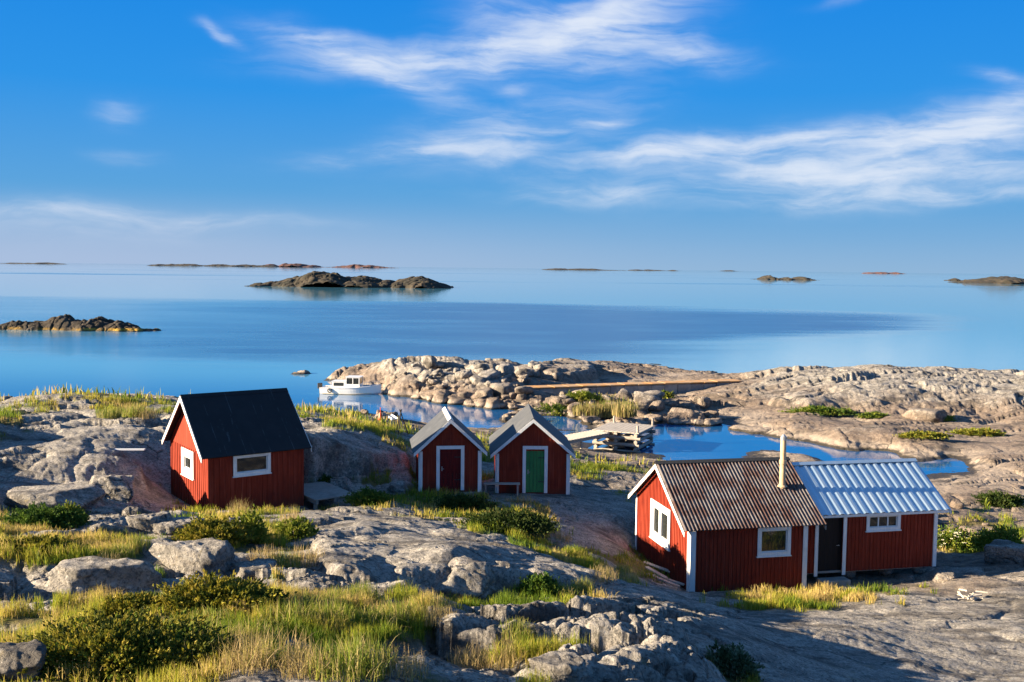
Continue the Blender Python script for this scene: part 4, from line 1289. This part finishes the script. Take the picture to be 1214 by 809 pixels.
# ------------------------------------------------------------------ boat
def build_boat():
    p = world_at(417, 466, z=0.0)
    t = thing('motor_boat', 'small white motor boat with a windowed cabin moored by the rubble spit', 'boat', (p[0], p[1] - .6, 0.0), R_(-6))
    st = np.linspace(-3.0, 3.15, 22)
    secs = []
    for x in st:
        q = (x + 3) / 6.15
        hb = 1.12 * (1 - max(0, (q - .45) / .55) ** 2.4) * (.9 + .1 * min(1, q * 3)) + .01
        sh = .62 + .12 * q + .45 * max(0, q - .35) ** 1.6
        ke = -.32 + .5 * max(0, (q - .75) / .25) ** 2
        ch = .02 + .35 * max(0, q - .5)
        secs.append([(x, -hb, sh), (x, -hb * .93, (sh + ch) / 2 + .03), (x, -hb * .82, ch), (x, -hb * .35, ke + .06), (x, 0, ke), (x, hb * .35, ke + .06), (x, hb * .82, ch), (x, hb * .93, (sh + ch) / 2 + .03), (x, hb, sh)])
    V = [v for s in secs for v in s]; k = 9; F = []
    for i in range(len(secs) - 1):
        for j in range(k - 1):
            a = i * k + j
            F.append((a, a + k, a + k + 1, a + 1))
    F.append(tuple(range(k)))
    b = MB(); b.v = V; b.f = F
    b.build('hull', M['hull'], t, smooth=False)
    d = MB(); dv = []
    for i, s in enumerate(secs[:-1]):
        low = .22 if -2.7 < st[i] < -.6 else .05
        dv.append(((s[0][0], s[0][1] + .06, s[0][2] - low), (s[0][0], s[-1][1] - .06, s[-1][2] - low)))
    for i in range(len(dv) - 1):
        (a, c), (e, f) = dv[i], dv[i + 1]
        lo = -.03
        d.hexa([(a[0], a[1], a[2] + lo), (e[0], e[1], e[2] + lo), (f[0], f[1], f[2] + lo), (c[0], c[1], c[2] + lo), a, e, f, c])
    d.build('deck', M['hull'], t)
    g = MB()
    for sd in (0, -1):
        for i in range(len(secs) - 1):
            g.tube(secs[i][sd], secs[i + 1][sd], .045, n=6)
    g.build('gunwale', M['white'], t)
    s = MB(); s.box(-1.75, -.35, -.72, .72, .55, 1.28); s.box(-1.85, -.3, -.78, .78, 1.28, 1.33)
    cu = s.build('cuddy', M['hull'], t, bevel=.02)
    w = MB()
    for y in (-.722, .722):
        w.box(-1.6, -.55, y - .004, y + .004, .85, 1.18)
    w.build('side_window', M['glass'], cu)
    f = MB(); x0, x1, y0, y1, zl, zh = -.28, 1.05, -.70, .70, .62, 1.72
    for x in (x0, .4, x1):
        for y in (y0, y1):
            f.box(x - .035, x + .035, y - .035, y + .035, zl, zh)
    for z in (1.02, zh):
        for y in (y0, y1):
            f.box(x0 - .036, x1 + .036, y - .034, y + .034, z - .04, z + .04)
        for x in (x0, x1):
            f.box(x - .034, x + .034, y0 + .036, y1 - .036, z - .039, z + .039)
    f.box(x0 - .05, x1 + .05, y0 - .04, y1 + .04, zl - .2, 1.0)
    f.box(x0 - .08, x1 + .12, y0 - .08, y1 + .08, zh + .041, zh + .08)
    wh = f.build('wheelhouse', M['hull'], t)
    w = MB()
    for y in (y0, y1):
        w.box(x0, x1, y - .005, y + .005, 1.05, zh - .04)
    w.box(x1 - .005, x1 + .005, y0 + .03, y1 - .03, 1.05, zh - .04)
    w.build('windscreen', M['glass'], wh)
    r = MB()
    pr = []
    for x, y in ((1.4, -.95), (2.2, -.72), (2.85, -.3), (3.0, 0), (2.85, .3), (2.2, .72), (1.4, .95)):
        i = int(np.argmin(abs(st - x))); z = secs[i][0][2]
        r.tube((x, y * .9, z - .03), (x, y * .9, z + .42), .016, n=6); pr.append((x, y * .9, z + .42))
    for a, c in zip(pr[:-1], pr[1:]):
        r.tube(a, c, .016, n=6)
    r.build('bow_rail', M['zinc'], t)
    e = MB(); e.box(-3.45, -3.02, -.2, .2, .45, 1.02); e.box(-3.3, -3.1, -.08, .08, -.4, .45)
    e.build('outboard_motor', M['black'], t, bevel=.04)
    fd = MB(); n = 18
    for i in range(n):
        a0 = 2 * math.pi * i / n; a1 = 2 * math.pi * (i + 1) / n
        fd.tube((-1.9 + .2 * math.cos(a0), -1.10, .40 + .2 * math.sin(a0)), (-1.9 + .2 * math.cos(a1), -1.10, .40 + .2 * math.sin(a1)), .055, n=6)
    fd.build('fender', M['black'], t)
    bt = MB()
    for i in range(1, len(secs) - 4):
        for sd in (2, 6):
            y = 1.012
            a = secs[i][sd]; c = secs[i + 1][sd]
            bt.tube((a[0], a[1] * y, max(a[2], .03) + .02), (c[0], c[1] * y, max(c[2], .03) + .02), .022, n=5)
    bt.build('waterline_stripe', simple('faded_ochre', (.45, .33, .12), .5), t)
    # mooring line
    return t


build_boat()


# ------------------------------------------------------------------ log pier, quay wall and shore things
def build_pier():
    t = thing('log_pier', 'log crib pier with a pale plank walkway reaching into the cove', 'pier', (8.3, 73.6, 0), R_(-24))
    for lay in range(8):
        z = -.5 + lay * .25
        if lay % 2 == 0:
            for y in (-1.85, 1.85):
                b = MB(); b.tube((-1.75 + rng.uniform(-.1, .1), y, z), (1.75 + rng.uniform(-.1, .1), y, z), .13, n=10); b.build('log', M['log'], t, smooth=False)
        else:
            for x in (-1.5, 0.0, 1.5):
                b = MB(); b.tube((x, -2.05 + rng.uniform(-.1, .1), z), (x, 2.05, z), .13, n=10); b.build('log', M['log'], t, smooth=False)
    for k in range(14):
        st = rock_mesh('ballast_stone', 700 + k, 2)
        o = link('ballast_stone', st, M['rock'], t, (rng.uniform(-1.2, 1.2), rng.uniform(-1.5, 1.5), rng.uniform(-.2, .7)))
        o.scale = (.5, .45, .35); o.rotation_euler = (0, 0, rng.uniform(0, 6))
    b = MB()
    for k in range(11):
        x = -1.75 + k * .32
        b.box(x, x + .29, -2.1, 2.1, 1.385, 1.445)
    b.build('deck', M['pale_wood'], t)
    for x, y in ((1.6, -1.9), (1.6, 1.9), (-1.4, 1.9)):
        b = MB(); b.tube((x, y, 1.446), (x, y, 1.95), .09, .08, n=10); b.build('mooring_post', M['log'], t)
    b = MB()
    a = Vector((-1.0, -2.08, 0)); c = Vector((-3.3, -5.9, 0)); d = (c - a).normalized(); n = Vector((-d.y, d.x, 0)); L = (c - a).length
    q = lambda s_, w_, z_: tuple(a + d * s_ + n * w_ + Vector((0, 0, z_)))
    kk = int(L / .24)
    for i in range(kk):
        s0 = i * L / kk; s1 = s0 + L / kk - .02
        z0 = 1.33 - .28 * (i / kk)
        b.hexa([q(s0, -.85, z0), q(s1, -.85, z0), q(s1, .85, z0), q(s0, .85, z0), q(s0, -.85, z0 + .05), q(s1, -.85, z0 + .05), q(s1, .85, z0 + .05), q(s0, .85, z0 + .05)])
    b.build('walkway', M['pale_wood'], t)
    b = MB()
    for w_ in (-.7, .7):
        b.hexa([q(0, w_ - .08, 1.12), q(L, w_ - .08, .84), q(L, w_ + .08, .84), q(0, w_ + .08, 1.12), q(0, w_ - .08, 1.327), q(L, w_ - .08, 1.047), q(L, w_ + .08, 1.047), q(0, w_ + .08, 1.327)])
    b.build('walkway_beam', M['log'], t)
    for s_, hh in ((L * .55, .9), (L * .95, .9)):
        for w_ in (-.7, .7):
            b = MB(); b.tube(q(s_, w_, -.6), q(s_, w_, .95), .09, n=8); b.build('pile', M['log'], t)


build_pier()


def lichen_stone():
    m, t, p, _ = new_mat('quay_stone')
    P = t.n('ShaderNodeTexCoord').outputs['Object']
    a = t.noise(P, .8, 6, .65)
    c = t.mix(t.ss(a, .35, .65), (.22, .20, .18), (.36, .32, .27))
    t._in(p.inputs['Base Color'], c); p.inputs['Roughness'].default_value = .9
    bump(t, p, a, .5, .1)
    m2, t, p, _ = new_mat('lichen_coping')
    P = t.n('ShaderNodeTexCoord').outputs['Object']
    a = t.noise(P, .9, 6, .7)
    t._in(p.inputs['Base Color'], t.mix(t.ss(a, .35, .62), (.52, .24, .06), (.40, .27, .15))); p.inputs['Roughness'].default_value = .9
    return m, m2


def build_quay():
    a = world_at(622, 460, z=1.35); b_ = world_at(880, 451.5, z=1.35)
    d = b_ - a; L = math.hypot(d[0], d[1])
    t = thing('quay_wall', 'long low quay wall with orange lichen along its top beyond the cove', 'wall', (a[0], a[1], 0), math.atan2(d[1], d[0]))
    ms, mc = lichen_stone()
    w = MB()
    n = 16
    for k in range(n):
        x0 = L * k / n; x1 = L * (k + 1) / n - .03
        dz = rng.uniform(-.04, .04)
        w.box(x0, x1, 0 + rng.uniform(-.05, .05), 1.6, -.6, 1.17 + dz)
    w.build('wall_face', ms, t, bevel=.03)
    c = MB()
    for k in range(n):
        x0 = L * k / n - .02; x1 = L * (k + 1) / n - .03
        c.box(x0, x1, -.1 + rng.uniform(-.04, .04), 1.7, 1.22, 1.35 + rng.uniform(-.02, .03))
    c.build('coping', mc, t, bevel=.03)


build_quay()


def lay(px, py, lift=0.0):
    p = hit(px, py)
    return Vector((p[0], p[1], p[2] + lift))


# wooden platform beside the cabin
def build_platform():
    a = R_(90 - A_CAB)
    o = Vector((-11.46, 38.0, 3.49))
    t = thing('wooden_platform', 'weathered grey plank platform beside the black roofed cabin', 'platform', o + Vector((math.cos(a) * 3.95, math.sin(a) * 3.95, .13)), a)
    b = MB()
    for k in range(15):
        b.box(.12, 1.95, -.6 + k * .2, -.6 + k * .2 + .185, .0, .05)
    b.build('planking', M['grey_wood'], t)
    b = MB()
    for x in (.2, 1.0, 1.8):
        b.box(x, x + .1, -.58, 2.36, -.17, -.003)
    b.build('joist', M['grey_wood'], t)
    for x in (.25, 1.85):
        for y in (-.4, 1.0, 2.2):
            p = MB(); p.box(x - .06, x + .06, y - .06, y + .06, -.75, -.172); p.build('post', M['grey_wood'], t)


build_platform()

# bench along the front of the green doored shed
t = thing('bench', 'long low plank bench between the two sheds, left of the green door', 'bench', (-.65, 44.72, 2.95), R_(2))
b = MB(); b.box(-.55, 1.08, -.14, .14, .40, .45); b.build('seat', M['pale_wood'], t)
for x in (-.45, .98):
    b = MB(); b.box(x - .04, x + .04, -.12, .12, -.3, .399); b.build('leg', M['grey_wood'], t)

# loose boards
pl = lay(150, 538, .16)
b = MB(); b.box(-.75, .75, -.11, .11, -.025, .025)
o = b.build('plank', M['white'], None); o.location = pl; o.rotation_euler = (0, 0, R_(4)); tag(o, 'short whitish plank lying on the shaded rock left of the cabin', 'plank')
for k, (px, py, L, rz, lab) in enumerate([(786, 690, 1.5, -48, 'weathered plank on top of the pile by the cottage gable'), (793, 691, 1.3, -38, 'weathered plank lying lowest right by the cottage gable'), (778, 684, 1.2, -60, 'weathered plank lying farthest left by the cottage gable'), (783, 680, 1.6, -44, 'long weathered plank nearest the cottage gable wall')]):
    b = MB(); b.box(-L / 2, L / 2, -.08, .08, -.02, .02)
    o = b.build('plank', M['pale_wood'], None); o.location = lay(px, py, .06 + .045 * k); o.rotation_euler = (R_(4 * k - 6), R_(5), R_(rz)); tag(o, lab, 'plank', 'loose planks by the cottage')
# sticks heaped on the slab
t = thing('driftwood_heap', 'small heap of bleached sticks on the lit slab right of the cottage', 'driftwood', lay(1152, 712))
for k in range(16):
    a = rng.uniform(0, math.pi); L = rng.uniform(.25, .6); c = Vector((rng.uniform(-.45, .45), rng.uniform(-.25, .25), .04 + .016 * k))
    d = Vector((math.cos(a), math.sin(a) * .8, rng.uniform(-.12, .12))) * L / 2
    b = MB(); b.tube(c - d, c + d, rng.uniform(.02, .045), n=6); b.build('stick', M['pale_wood'], t)

# things on the bank by the cove
p = lay(451, 501)
t = thing('marker_buoy', 'orange red spar buoy standing on the grassy bank by the cove', 'buoy', p)
b = MB(); b.tube((0, 0, 0), (0, 0, .22), .15, .17, n=14); b.tube((0, 0, .22), (0, 0, .62), .17, .07, n=14); b.build('float', M['orange_red'], t)
b = MB(); b.tube((0, 0, .621), (0, 0, .95), .025, n=8); b.build('spar', M['orange_red'], t)
b = MB(); b.tube((0, 0, -.1), (0, 0, -.001), .1, .12, n=12); b.build('weight', M['iron'], t)
p0 = lay(458, 496, .35); p1 = lay(488, 504, .2)
d = p1 - p0
t = thing('gangway', 'narrow white gangway plank lying on the bank beside the buoy', 'gangway', p0, math.atan2(d.y, d.x))
L = min(d.length, 3.2)
b = MB(); b.box(0, L, -.2, .2, -.03, .03); b.build('tread', M['white'], t)
for y in (-.23, .23):
    b = MB(); b.box(0, L, y - .025, y + .025, -.08, .10); b.build('rail', M['white'], t)
p = lay(475, 516)
t = thing('drying_tripod', 'dark wooden tripod of poles on the grass left of the narrow shed', 'tripod', p)
for k in range(3):
    a = 2.1 * k + .3
    b = MB(); b.tube((.42 * math.cos(a), .42 * math.sin(a), -.05), (-.06 * math.cos(a), -.06 * math.sin(a), 1.35), .03, n=7); b.build('pole', M['dark_door'], t)


# ------------------------------------------------------------------ plants
def plant_mat(name, trans=.35, rough=.6):
    m, t, p, out = new_mat(name)
    at = t.n('ShaderNodeAttribute', attribute_name='tint').outputs['Color']
    t.link(at, p.inputs['Base Color'])
    p.inputs['Roughness'].default_value = rough; p.inputs['Specular IOR Level'].default_value = .2
    tr = t.n('ShaderNodeBsdfTranslucent'); t.link(at, tr.inputs['Color'])
    mx = t.n('ShaderNodeMixShader'); mx.inputs[0].default_value = trans
    t.link(p.outputs[0], mx.inputs[1]); t.link(tr.outputs[0], mx.inputs[2]); t.link(mx.outputs[0], out.inputs[0])
    return m


M['leaf'] = plant_mat('leaves', .25)
M['grass'] = plant_mat('grass_blades', .42)
PAL = np.array([(.10, .165, .016), (.23, .28, .022), (.38, .34, .035), (.54, .40, .15), (.26, .19, .06)])


def set_tint(me, col):
    a = me.color_attributes.new('tint', 'FLOAT_COLOR', 'POINT')
    c = np.ones((len(col), 4), np.float32); c[:, :3] = col
    a.data.foreach_set('color', c.ravel())


def blades(P, hgt, wid, col, seed, lean=.35, droop=.5):
    """grass blades rooted at P"""
    g = np.random.default_rng(seed); n = len(P)
    az = g.uniform(0, 2 * np.pi, n); la = g.uniform(0, 2 * np.pi, n); lm = np.abs(g.normal(0, lean, n)) * hgt
    side = np.stack([np.cos(az), np.sin(az), np.zeros(n)], -1)
    ld = np.stack([np.cos(la), np.sin(la), np.zeros(n)], -1)
    V = np.empty((n, 8, 3)); lv = (0, .4, .75, 1.0); wd = (1, .85, .5, .08)
    for k in range(4):
        q = P + ld * (lm * lv[k] ** 1.8)[:, None]
        q[:, 2] = P[:, 2] + hgt * (lv[k] - droop * lv[k] ** 3 * np.clip(lm / hgt, 0, .9)) - (.03 if k == 0 else 0)
        V[:, 2 * k] = q - side * (wid * wd[k] / 2)[:, None]
        V[:, 2 * k + 1] = q + side * (wid * wd[k] / 2)[:, None]
    b = np.arange(n)[:, None] * 8
    F = np.concatenate([b + np.array([[2 * k, 2 * k + 1, 2 * k + 3, 2 * k + 2]]) for k in range(3)], 0)
    return V.reshape(-1, 3), F, np.repeat(col, 8, 0)


def scatter(n, th0, th1, r0, r1, g):
    th = g.uniform(math.radians(th0), math.radians(th1), n)
    r = np.sqrt(g.uniform(r0 * r0, r1 * r1, n))
    return r * np.sin(th), r * np.cos(th)


def build_grass():
    g = np.random.default_rng(5)
    Vs, Fs, Cs = [], [], []
    off = 0
    for (n, th0, th1, r0, r1, h0, w0, thr) in [(330000, -33, 33, 11, 21, .17, .009, .58), (330000, -33, 33, 21, 35, .18, .014, .55), (240000, -33, 33, 35, 58, .18, .022, .55), (90000, -30, 30, 58, 118, .30, .06, .5)]:
        x, y = scatter(n, th0, th1, r0, r1, g)
        cl = fbm(x * 1.5, y * 1.5, 201, 3, .6)
        ok = cl + g.uniform(-.25, .25, n) > -.04
        x, y, cl = x[ok], y[ok], cl[ok]
        h, s = ground(x, y)
        ok = (s > thr) & (h > .35)
        for o, a, L, D, zp in PADS:
            lu, lv = pad_local(x, y, o, a)
            ok &= (np.maximum(np.maximum(-lu, lu - L), np.maximum(-lv, lv - D)) > .08)
        x, y, h, s, cl = x[ok], y[ok], h[ok], s[ok], cl[ok]
        m = len(x)
        dry = fbm(x * .55, y * .55, 221, 4) + .25 * g.normal(size=m) * .6
        t = np.clip((dry + .42) / .84, 0, .999) * 3.2
        t = np.clip(t, 0, 3.98); i = t.astype(int); f = (t - i)[:, None]
        col = PAL[i] * (1 - f) + PAL[np.minimum(i + 1, 4)] * f
        col = col * g.uniform(.75, 1.2, (m, 1))
        hg = h0 * (.45 + 1.25 * np.clip(cl + .45, 0, 1.0)) * g.uniform(.55, 1.35, m) * np.clip(.4 + s, 0, 1.2)
        V, F, C = blades(np.stack([x, y, h], -1), hg, w0 * g.uniform(.7, 1.4, m), col, int(r0))
        Vs.append(V); Fs.append(F + off); Cs.append(C); off += len(V)
    me = mesh_np('grass', np.concatenate(Vs), np.concatenate(Fs))
    set_tint(me, np.concatenate(Cs))
    tag(link('grass', me, M['grass']), 'lime green and straw coloured grass growing in the rock hollows', 'grass', kind='stuff')
    print('grass blades', off // 8)


build_grass()


def tuft(name, n, rad, h, wid, pal, seed, lean=.3):
    g = np.random.default_rng(seed)
    r = rad * np.sqrt(g.uniform(0, 1, n)); a = g.uniform(0, 6.283, n)
    P = np.stack([r * np.cos(a), r * np.sin(a), np.zeros(n) - .02], -1)
    pal = np.array(pal); col = pal[g.integers(0, len(pal), n)] * g.uniform(.7, 1.25, (n, 1))
    hg = h * g.uniform(.45, 1.1, n) * (1 - .35 * (r / rad) ** 2)
    V, F, C = blades(P, hg, wid * g.uniform(.7, 1.4, n), col, seed + 1, lean)
    me = mesh_np(name, V, F); set_tint(me, C)
    return me


def shrub_mesh(name, n, rx, ry, rz, leaf, pal, seed, spread=.55, lumps=3.2):
    """leaf clumps through the volume of a lumpy mound"""
    g = np.random.default_rng(seed)
    d = g.normal(size=(n, 3)); d[:, 2] = np.abs(d[:, 2]) * .9 + .02; d /= np.linalg.norm(d, axis=1)[:, None]
    lump = 1 + .42 * vnoise3(d * lumps + seed, seed) + .34 * vnoise3(d * lumps * 2.6, seed + 4) + .2 * vnoise3(d * lumps * 6, seed + 6)
    rr = lump * np.where(g.uniform(size=n) < .7, g.uniform(.84, 1.04, n), g.uniform(.4, .85, n))
    keep = vnoise3(d * 5.5 + 3 * seed, seed + 11) + .12 * g.normal(size=n) > -.22
    d, rr, lump = d[keep], rr[keep], lump[keep]; n = len(d)
    P = d * rr[:, None] * np.array([rx, ry, rz])
    nrm = d + spread * g.normal(size=(n, 3)); nrm[:, 2] += .35; nrm /= np.linalg.norm(nrm, axis=1)[:, None]
    s = np.cross(nrm, g.normal(size=(n, 3))); s /= np.linalg.norm(s, axis=1)[:, None] + 1e-9
    s2 = np.cross(nrm, s)
    L = leaf * g.uniform(.6, 1.4, n)[:, None]
    V = np.empty((n, 8, 3))
    for k, sd in enumerate((s, s2)):
        V[:, 4 * k] = P; V[:, 4 * k + 1] = P + nrm * L * .5 + sd * L * .26; V[:, 4 * k + 2] = P + nrm * L; V[:, 4 * k + 3] = P + nrm * L * .5 - sd * L * .26
    b = np.arange(n)[:, None] * 8
    F = np.concatenate([b + [[0, 1, 2, 3]], b + [[4, 5, 6, 7]]], 0)
    pal = np.array(pal)
    w = np.clip(vnoise3(d * 4.5, seed + 9) + .5 + .25 * g.normal(size=n), 0, .999) * (len(pal) - 1)
    i = w.astype(int); f = (w - i)[:, None]
    col = (pal[i] * (1 - f) + pal[i + 1] * f) * g.uniform(.75, 1.2, (n, 1))
    me = mesh_np(name, V.reshape(-1, 3), F, smooth=False)
    set_tint(me, np.repeat(col, 8, 0))
    return me


def stems(rx, ry, rz, seed, n=9):
    g = np.random.default_rng(seed); b = MB()
    for k in range(n):
        a = g.uniform(0, 6.28); q = g.uniform(.4, .8)
        e = Vector((rx * q * math.cos(a), ry * q * math.sin(a), rz * g.uniform(.35, .75)))
        mid = Vector((e.x * .5, e.y * .5, e.z * .35))
        b.tube((0, 0, -.1), mid, .025, .018, n=5); b.tube(mid, e, .018, .008, n=5)
    return b


JUN = [(.07, .09, .015), (.18, .18, .02), (.30, .27, .03), (.36, .29, .05)]
GRN = [(.04, .085, .015), (.08, .15, .022), (.15, .22, .035)]
LIM = [(.12, .17, .02), (.22, .27, .03), (.34, .34, .06)]
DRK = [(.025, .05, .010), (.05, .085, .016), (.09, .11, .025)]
SHRUBS = [  # px, py of the foot, rx, ry, rz, leaf count, leaf, palette, kind, label
    (105, 804, 1.1, 1.0, .34, 16000, .06, JUN+LIM[:1], 'juniper_bush', 'largest olive juniper mat filling the bottom left'),
    (205, 806, .6, .6, .30, 4500, .075, JUN, 'juniper_bush', 'small olive juniper mat at the right flank of the largest mat'),
    (243, 728, .95, .75, .36, 9000, .075, JUN, 'juniper_bush', 'olive juniper mat in the grass below the pale wedge boulder'),
    (150, 728, .5, .4, .20, 3500, .07, JUN, 'juniper_bush', 'flat juniper mat between the left boulders and the grass'),
    (246, 645, .95, .8, .45, 7000, .085, JUN, 'juniper_bush', 'olive juniper mat at the foot of the black roofed cabin'),
    (294, 646, .42, .4, .75, 3500, .09, LIM, 'willow_bush', 'upright yellow green bush in front of the black roofed cabin'),
    (345, 640, .55, .5, .42, 3500, .09, LIM, 'willow_bush', 'wide yellow green bush at the right corner of the black roofed cabin'),
    (35, 628, 1.0, .8, .45, 7000, .085, GRN, 'green_bush', 'dark green bush at the left edge below the shaded grey boulder'),
    (78, 625, .42, .4, .5, 2600, .085, LIM, 'green_bush', 'bright green leafy bush right of the dark green bush on the left'),
    (25, 660, .95, .6, .28, 5500, .08, JUN, 'juniper_bush', 'low juniper mat at the left edge above the boulders'),
    (602, 632, 1.5, 1.0, .55, 9000, .09, DRK, 'heather_bush', 'broad dark shaded bush in front of the two sheds'),
    (545, 606, 1.2, .8, .42, 6000, .09, DRK, 'heather_bush', 'low dark shaded bush in front of the narrow shed'),
    (436, 598, .8, .6, .40, 5000, .09, GRN, 'green_bush', 'shaded green bush under the granite block right of the platform'),
    (383, 580, .5, .45, .42, 3000, .09, GRN, 'green_bush', 'small shaded green bush behind the plank platform'),
    (640, 706, .45, .35, .40, 2600, .08, GRN, 'green_bush', 'green bush at the foot of the rock step'),
    (868, 806, .5, .42, .42, 3500, .07, [(.05, .08, .03), (.10, .14, .06), (.22, .26, .16)], 'green_bush', 'grey green bush in the shaded crease at the bottom'),
    (1138, 655, 1.05, .8, .80, 7500, .10, GRN+LIM, 'green_bush', 'rounded green bush with pale flowers behind the right end of the cottage'),
    (1190, 655, .95, .7, .85, 6000, .10, LIM, 'willow_bush', 'yellow green bush at the right edge behind the dark rounded boulder'),
    (1192, 602, 1.1, .8, .6, 5000, .12, DRK, 'green_bush', 'dark low bush at the right edge beyond the yellow green bush'),
    (666, 492, 2.0, 1.3, .8, 5500, .17, GRN+LIM, 'green_bush', 'dark green bush on the rubble behind the wider shed'),
    (690, 478, 1.6, 1.0, .8, 3800, .17, LIM, 'willow_bush', 'yellow green bush on the rubble above the dark green bush'),
    (978, 492, 2.5, 1.0, .5, 6000, .16, GRN+LIM, 'green_bush', 'wide low green bush below the far rocky hill'),
    (1037, 496, 1.1, .6, .35, 2200, .15, GRN+LIM, 'green_bush', 'small round green bush below the middle of the far hill'),
    (1112, 500, 1.6, .7, .4, 3000, .15, LIM, 'willow_bush', 'low yellow green bush at the foot of the angular pinkish boulder'),
    (1163, 517, 1.9, .7, .4, 3600, .15, JUN+LIM, 'juniper_bush', 'brownish green mat on the flat rocks near the right edge'),
    (1100, 520, 1.7, .7, .3, 3000, .15, JUN+LIM, 'juniper_bush', 'brownish green mat on the ledge right of the cove'),
    (790, 472, .7, .5, .5, 1300, .18, LIM, 'willow_bush', 'tiny yellow green bush among rubble below the quay wall'),
]
for k, (px, py, rx, ry, rz, n, leaf, pal, kind, lab) in enumerate(SHRUBS):
    p = hit(px, py)
    o = link(kind, shrub_mesh(kind, n, rx, ry, rz, leaf, pal, 1000 + k, lumps=3.2 if rz / rx > .6 else 4.5), M['leaf'], None, (p[0], p[1] + ry * .75, p[2] - .05))
    tag(o, lab, 'bush')
    stems(rx, ry, rz, 1100 + k).build('stem', M['log'], o)
    if 'pale flowers' in lab:
        g = np.random.default_rng(77); n_ = 46
        d = g.normal(size=(n_, 3)); d[:, 2] = np.abs(d[:, 2]); d[:, 1] = -np.abs(d[:, 1]); d /= np.linalg.norm(d, axis=1)[:, None]
        f = MB()
        for v in d * 1.05 * np.array([rx, ry, rz]):
            for a in range(5):
                f.tube(v, v + np.array([.06 * math.cos(a * 1.26), .06 * math.sin(a * 1.26), .03]), .018, .012, n=4)
        ff = f.build('flower_head', simple('cream_petals', (.6, .58, .42), .7), o)

STRAW = [(.50, .38, .18), (.40, .29, .13), (.34, .28, .09)]
LIME = [(.20, .25, .03), (.13, .19, .022), (.30, .30, .05), (.44, .36, .14)]
_tm = [tuft('grass_tuft', 400, .44, .55, .011, LIME, 1300, .42), tuft('grass_tuft', 400, .40, .62, .011, LIME, 1310, .4), tuft('straw_tuft', 300, .46, .58, .009, STRAW, 1320, .42), tuft('straw_tuft', 240, .38, .72, .008, STRAW, 1330, .36)]
TUFTS = [(225, 760, 0, 1.0), (265, 775, 2, 1.0), (300, 765, 0, 1.1), (340, 745, 1, 1.2), (365, 735, 0, 1.2), (395, 745, 1, 1.0), (330, 790, 2, 1.1), (360, 800, 3, .9), (410, 800, 0, 1.1), (440, 745, 0, 1.1), (470, 735, 1, 1.0), (500, 728, 0, 1.0), (520, 735, 2, .8), (430, 790, 1, 1.1), (470, 800, 2, .9),
         (560, 790, 2, .9), (600, 790, 3, .9), (612, 770, 0, .7), (290, 795, 3, 1.0), (235, 790, 2, 1.0), (250, 745, 0, .9), (400, 715, 0, .8), (430, 712, 1, .8), (315, 665, 2, 1.0), (335, 672, 0, 1.0), (362, 668, 2, 1.1), (285, 612, 3, 1.2), (345, 622, 3, 1.0), (140, 660, 0, .9), (125, 672, 2, .8), (160, 650, 1, 1.0), (655, 702, 0, .8), (690, 700, 1, .8), (715, 690, 2, .9), (735, 680, 0, .9), (745, 690, 3, .8), (672, 706, 1, .8),
         (145, 494, 0, 1.5), (160, 493, 1, 1.5), (128, 495, 0, 1.2), (175, 495, 2, 1.2), (640, 630, 1, 1.2), (665, 640, 2, 1.0)]
_lay = []
for k, (px, py, m, s) in enumerate(TUFTS):
    p = hit(px, py)
    o = link('grass_tuft' if m < 2 else 'straw_tuft', _tm[m], M['grass'], None, (p[0], p[1], p[2])); o.rotation_euler = (0, 0, rng.uniform(0, 6.28)); o.scale = (s, s, s * rng.uniform(.68, .95))
    tag(o, 'lime green tuft of tall grass standing among shorter grass' if m < 2 else 'dry straw coloured tuft of tall grass', 'grass tuft', 'lime grass tufts' if m < 2 else 'straw grass tufts')
# tall reeds on the rubble behind the wider shed
_rd = tuft('reed_clump', 260, 1.0, 1.5, .05, [(.30, .26, .09), (.22, .22, .06), (.40, .30, .13)], 1400, .2)
for k, (px, py) in enumerate([(690, 492), (703, 493), (716, 494), (728, 493), (740, 493), (752, 490)]):
    p = hit(px, py)
    o = link('reed_clump', _rd, M['grass'], None, (p[0], p[1], p[2])); o.rotation_euler = (0, 0, rng.uniform(0, 6.28)); s = rng.uniform(.8, 1.1); o.scale = (s, s, s)
    tag(o, 'yellowish reed clump in the row on the rubble behind the wider shed', 'reeds', 'reeds on the rubble')
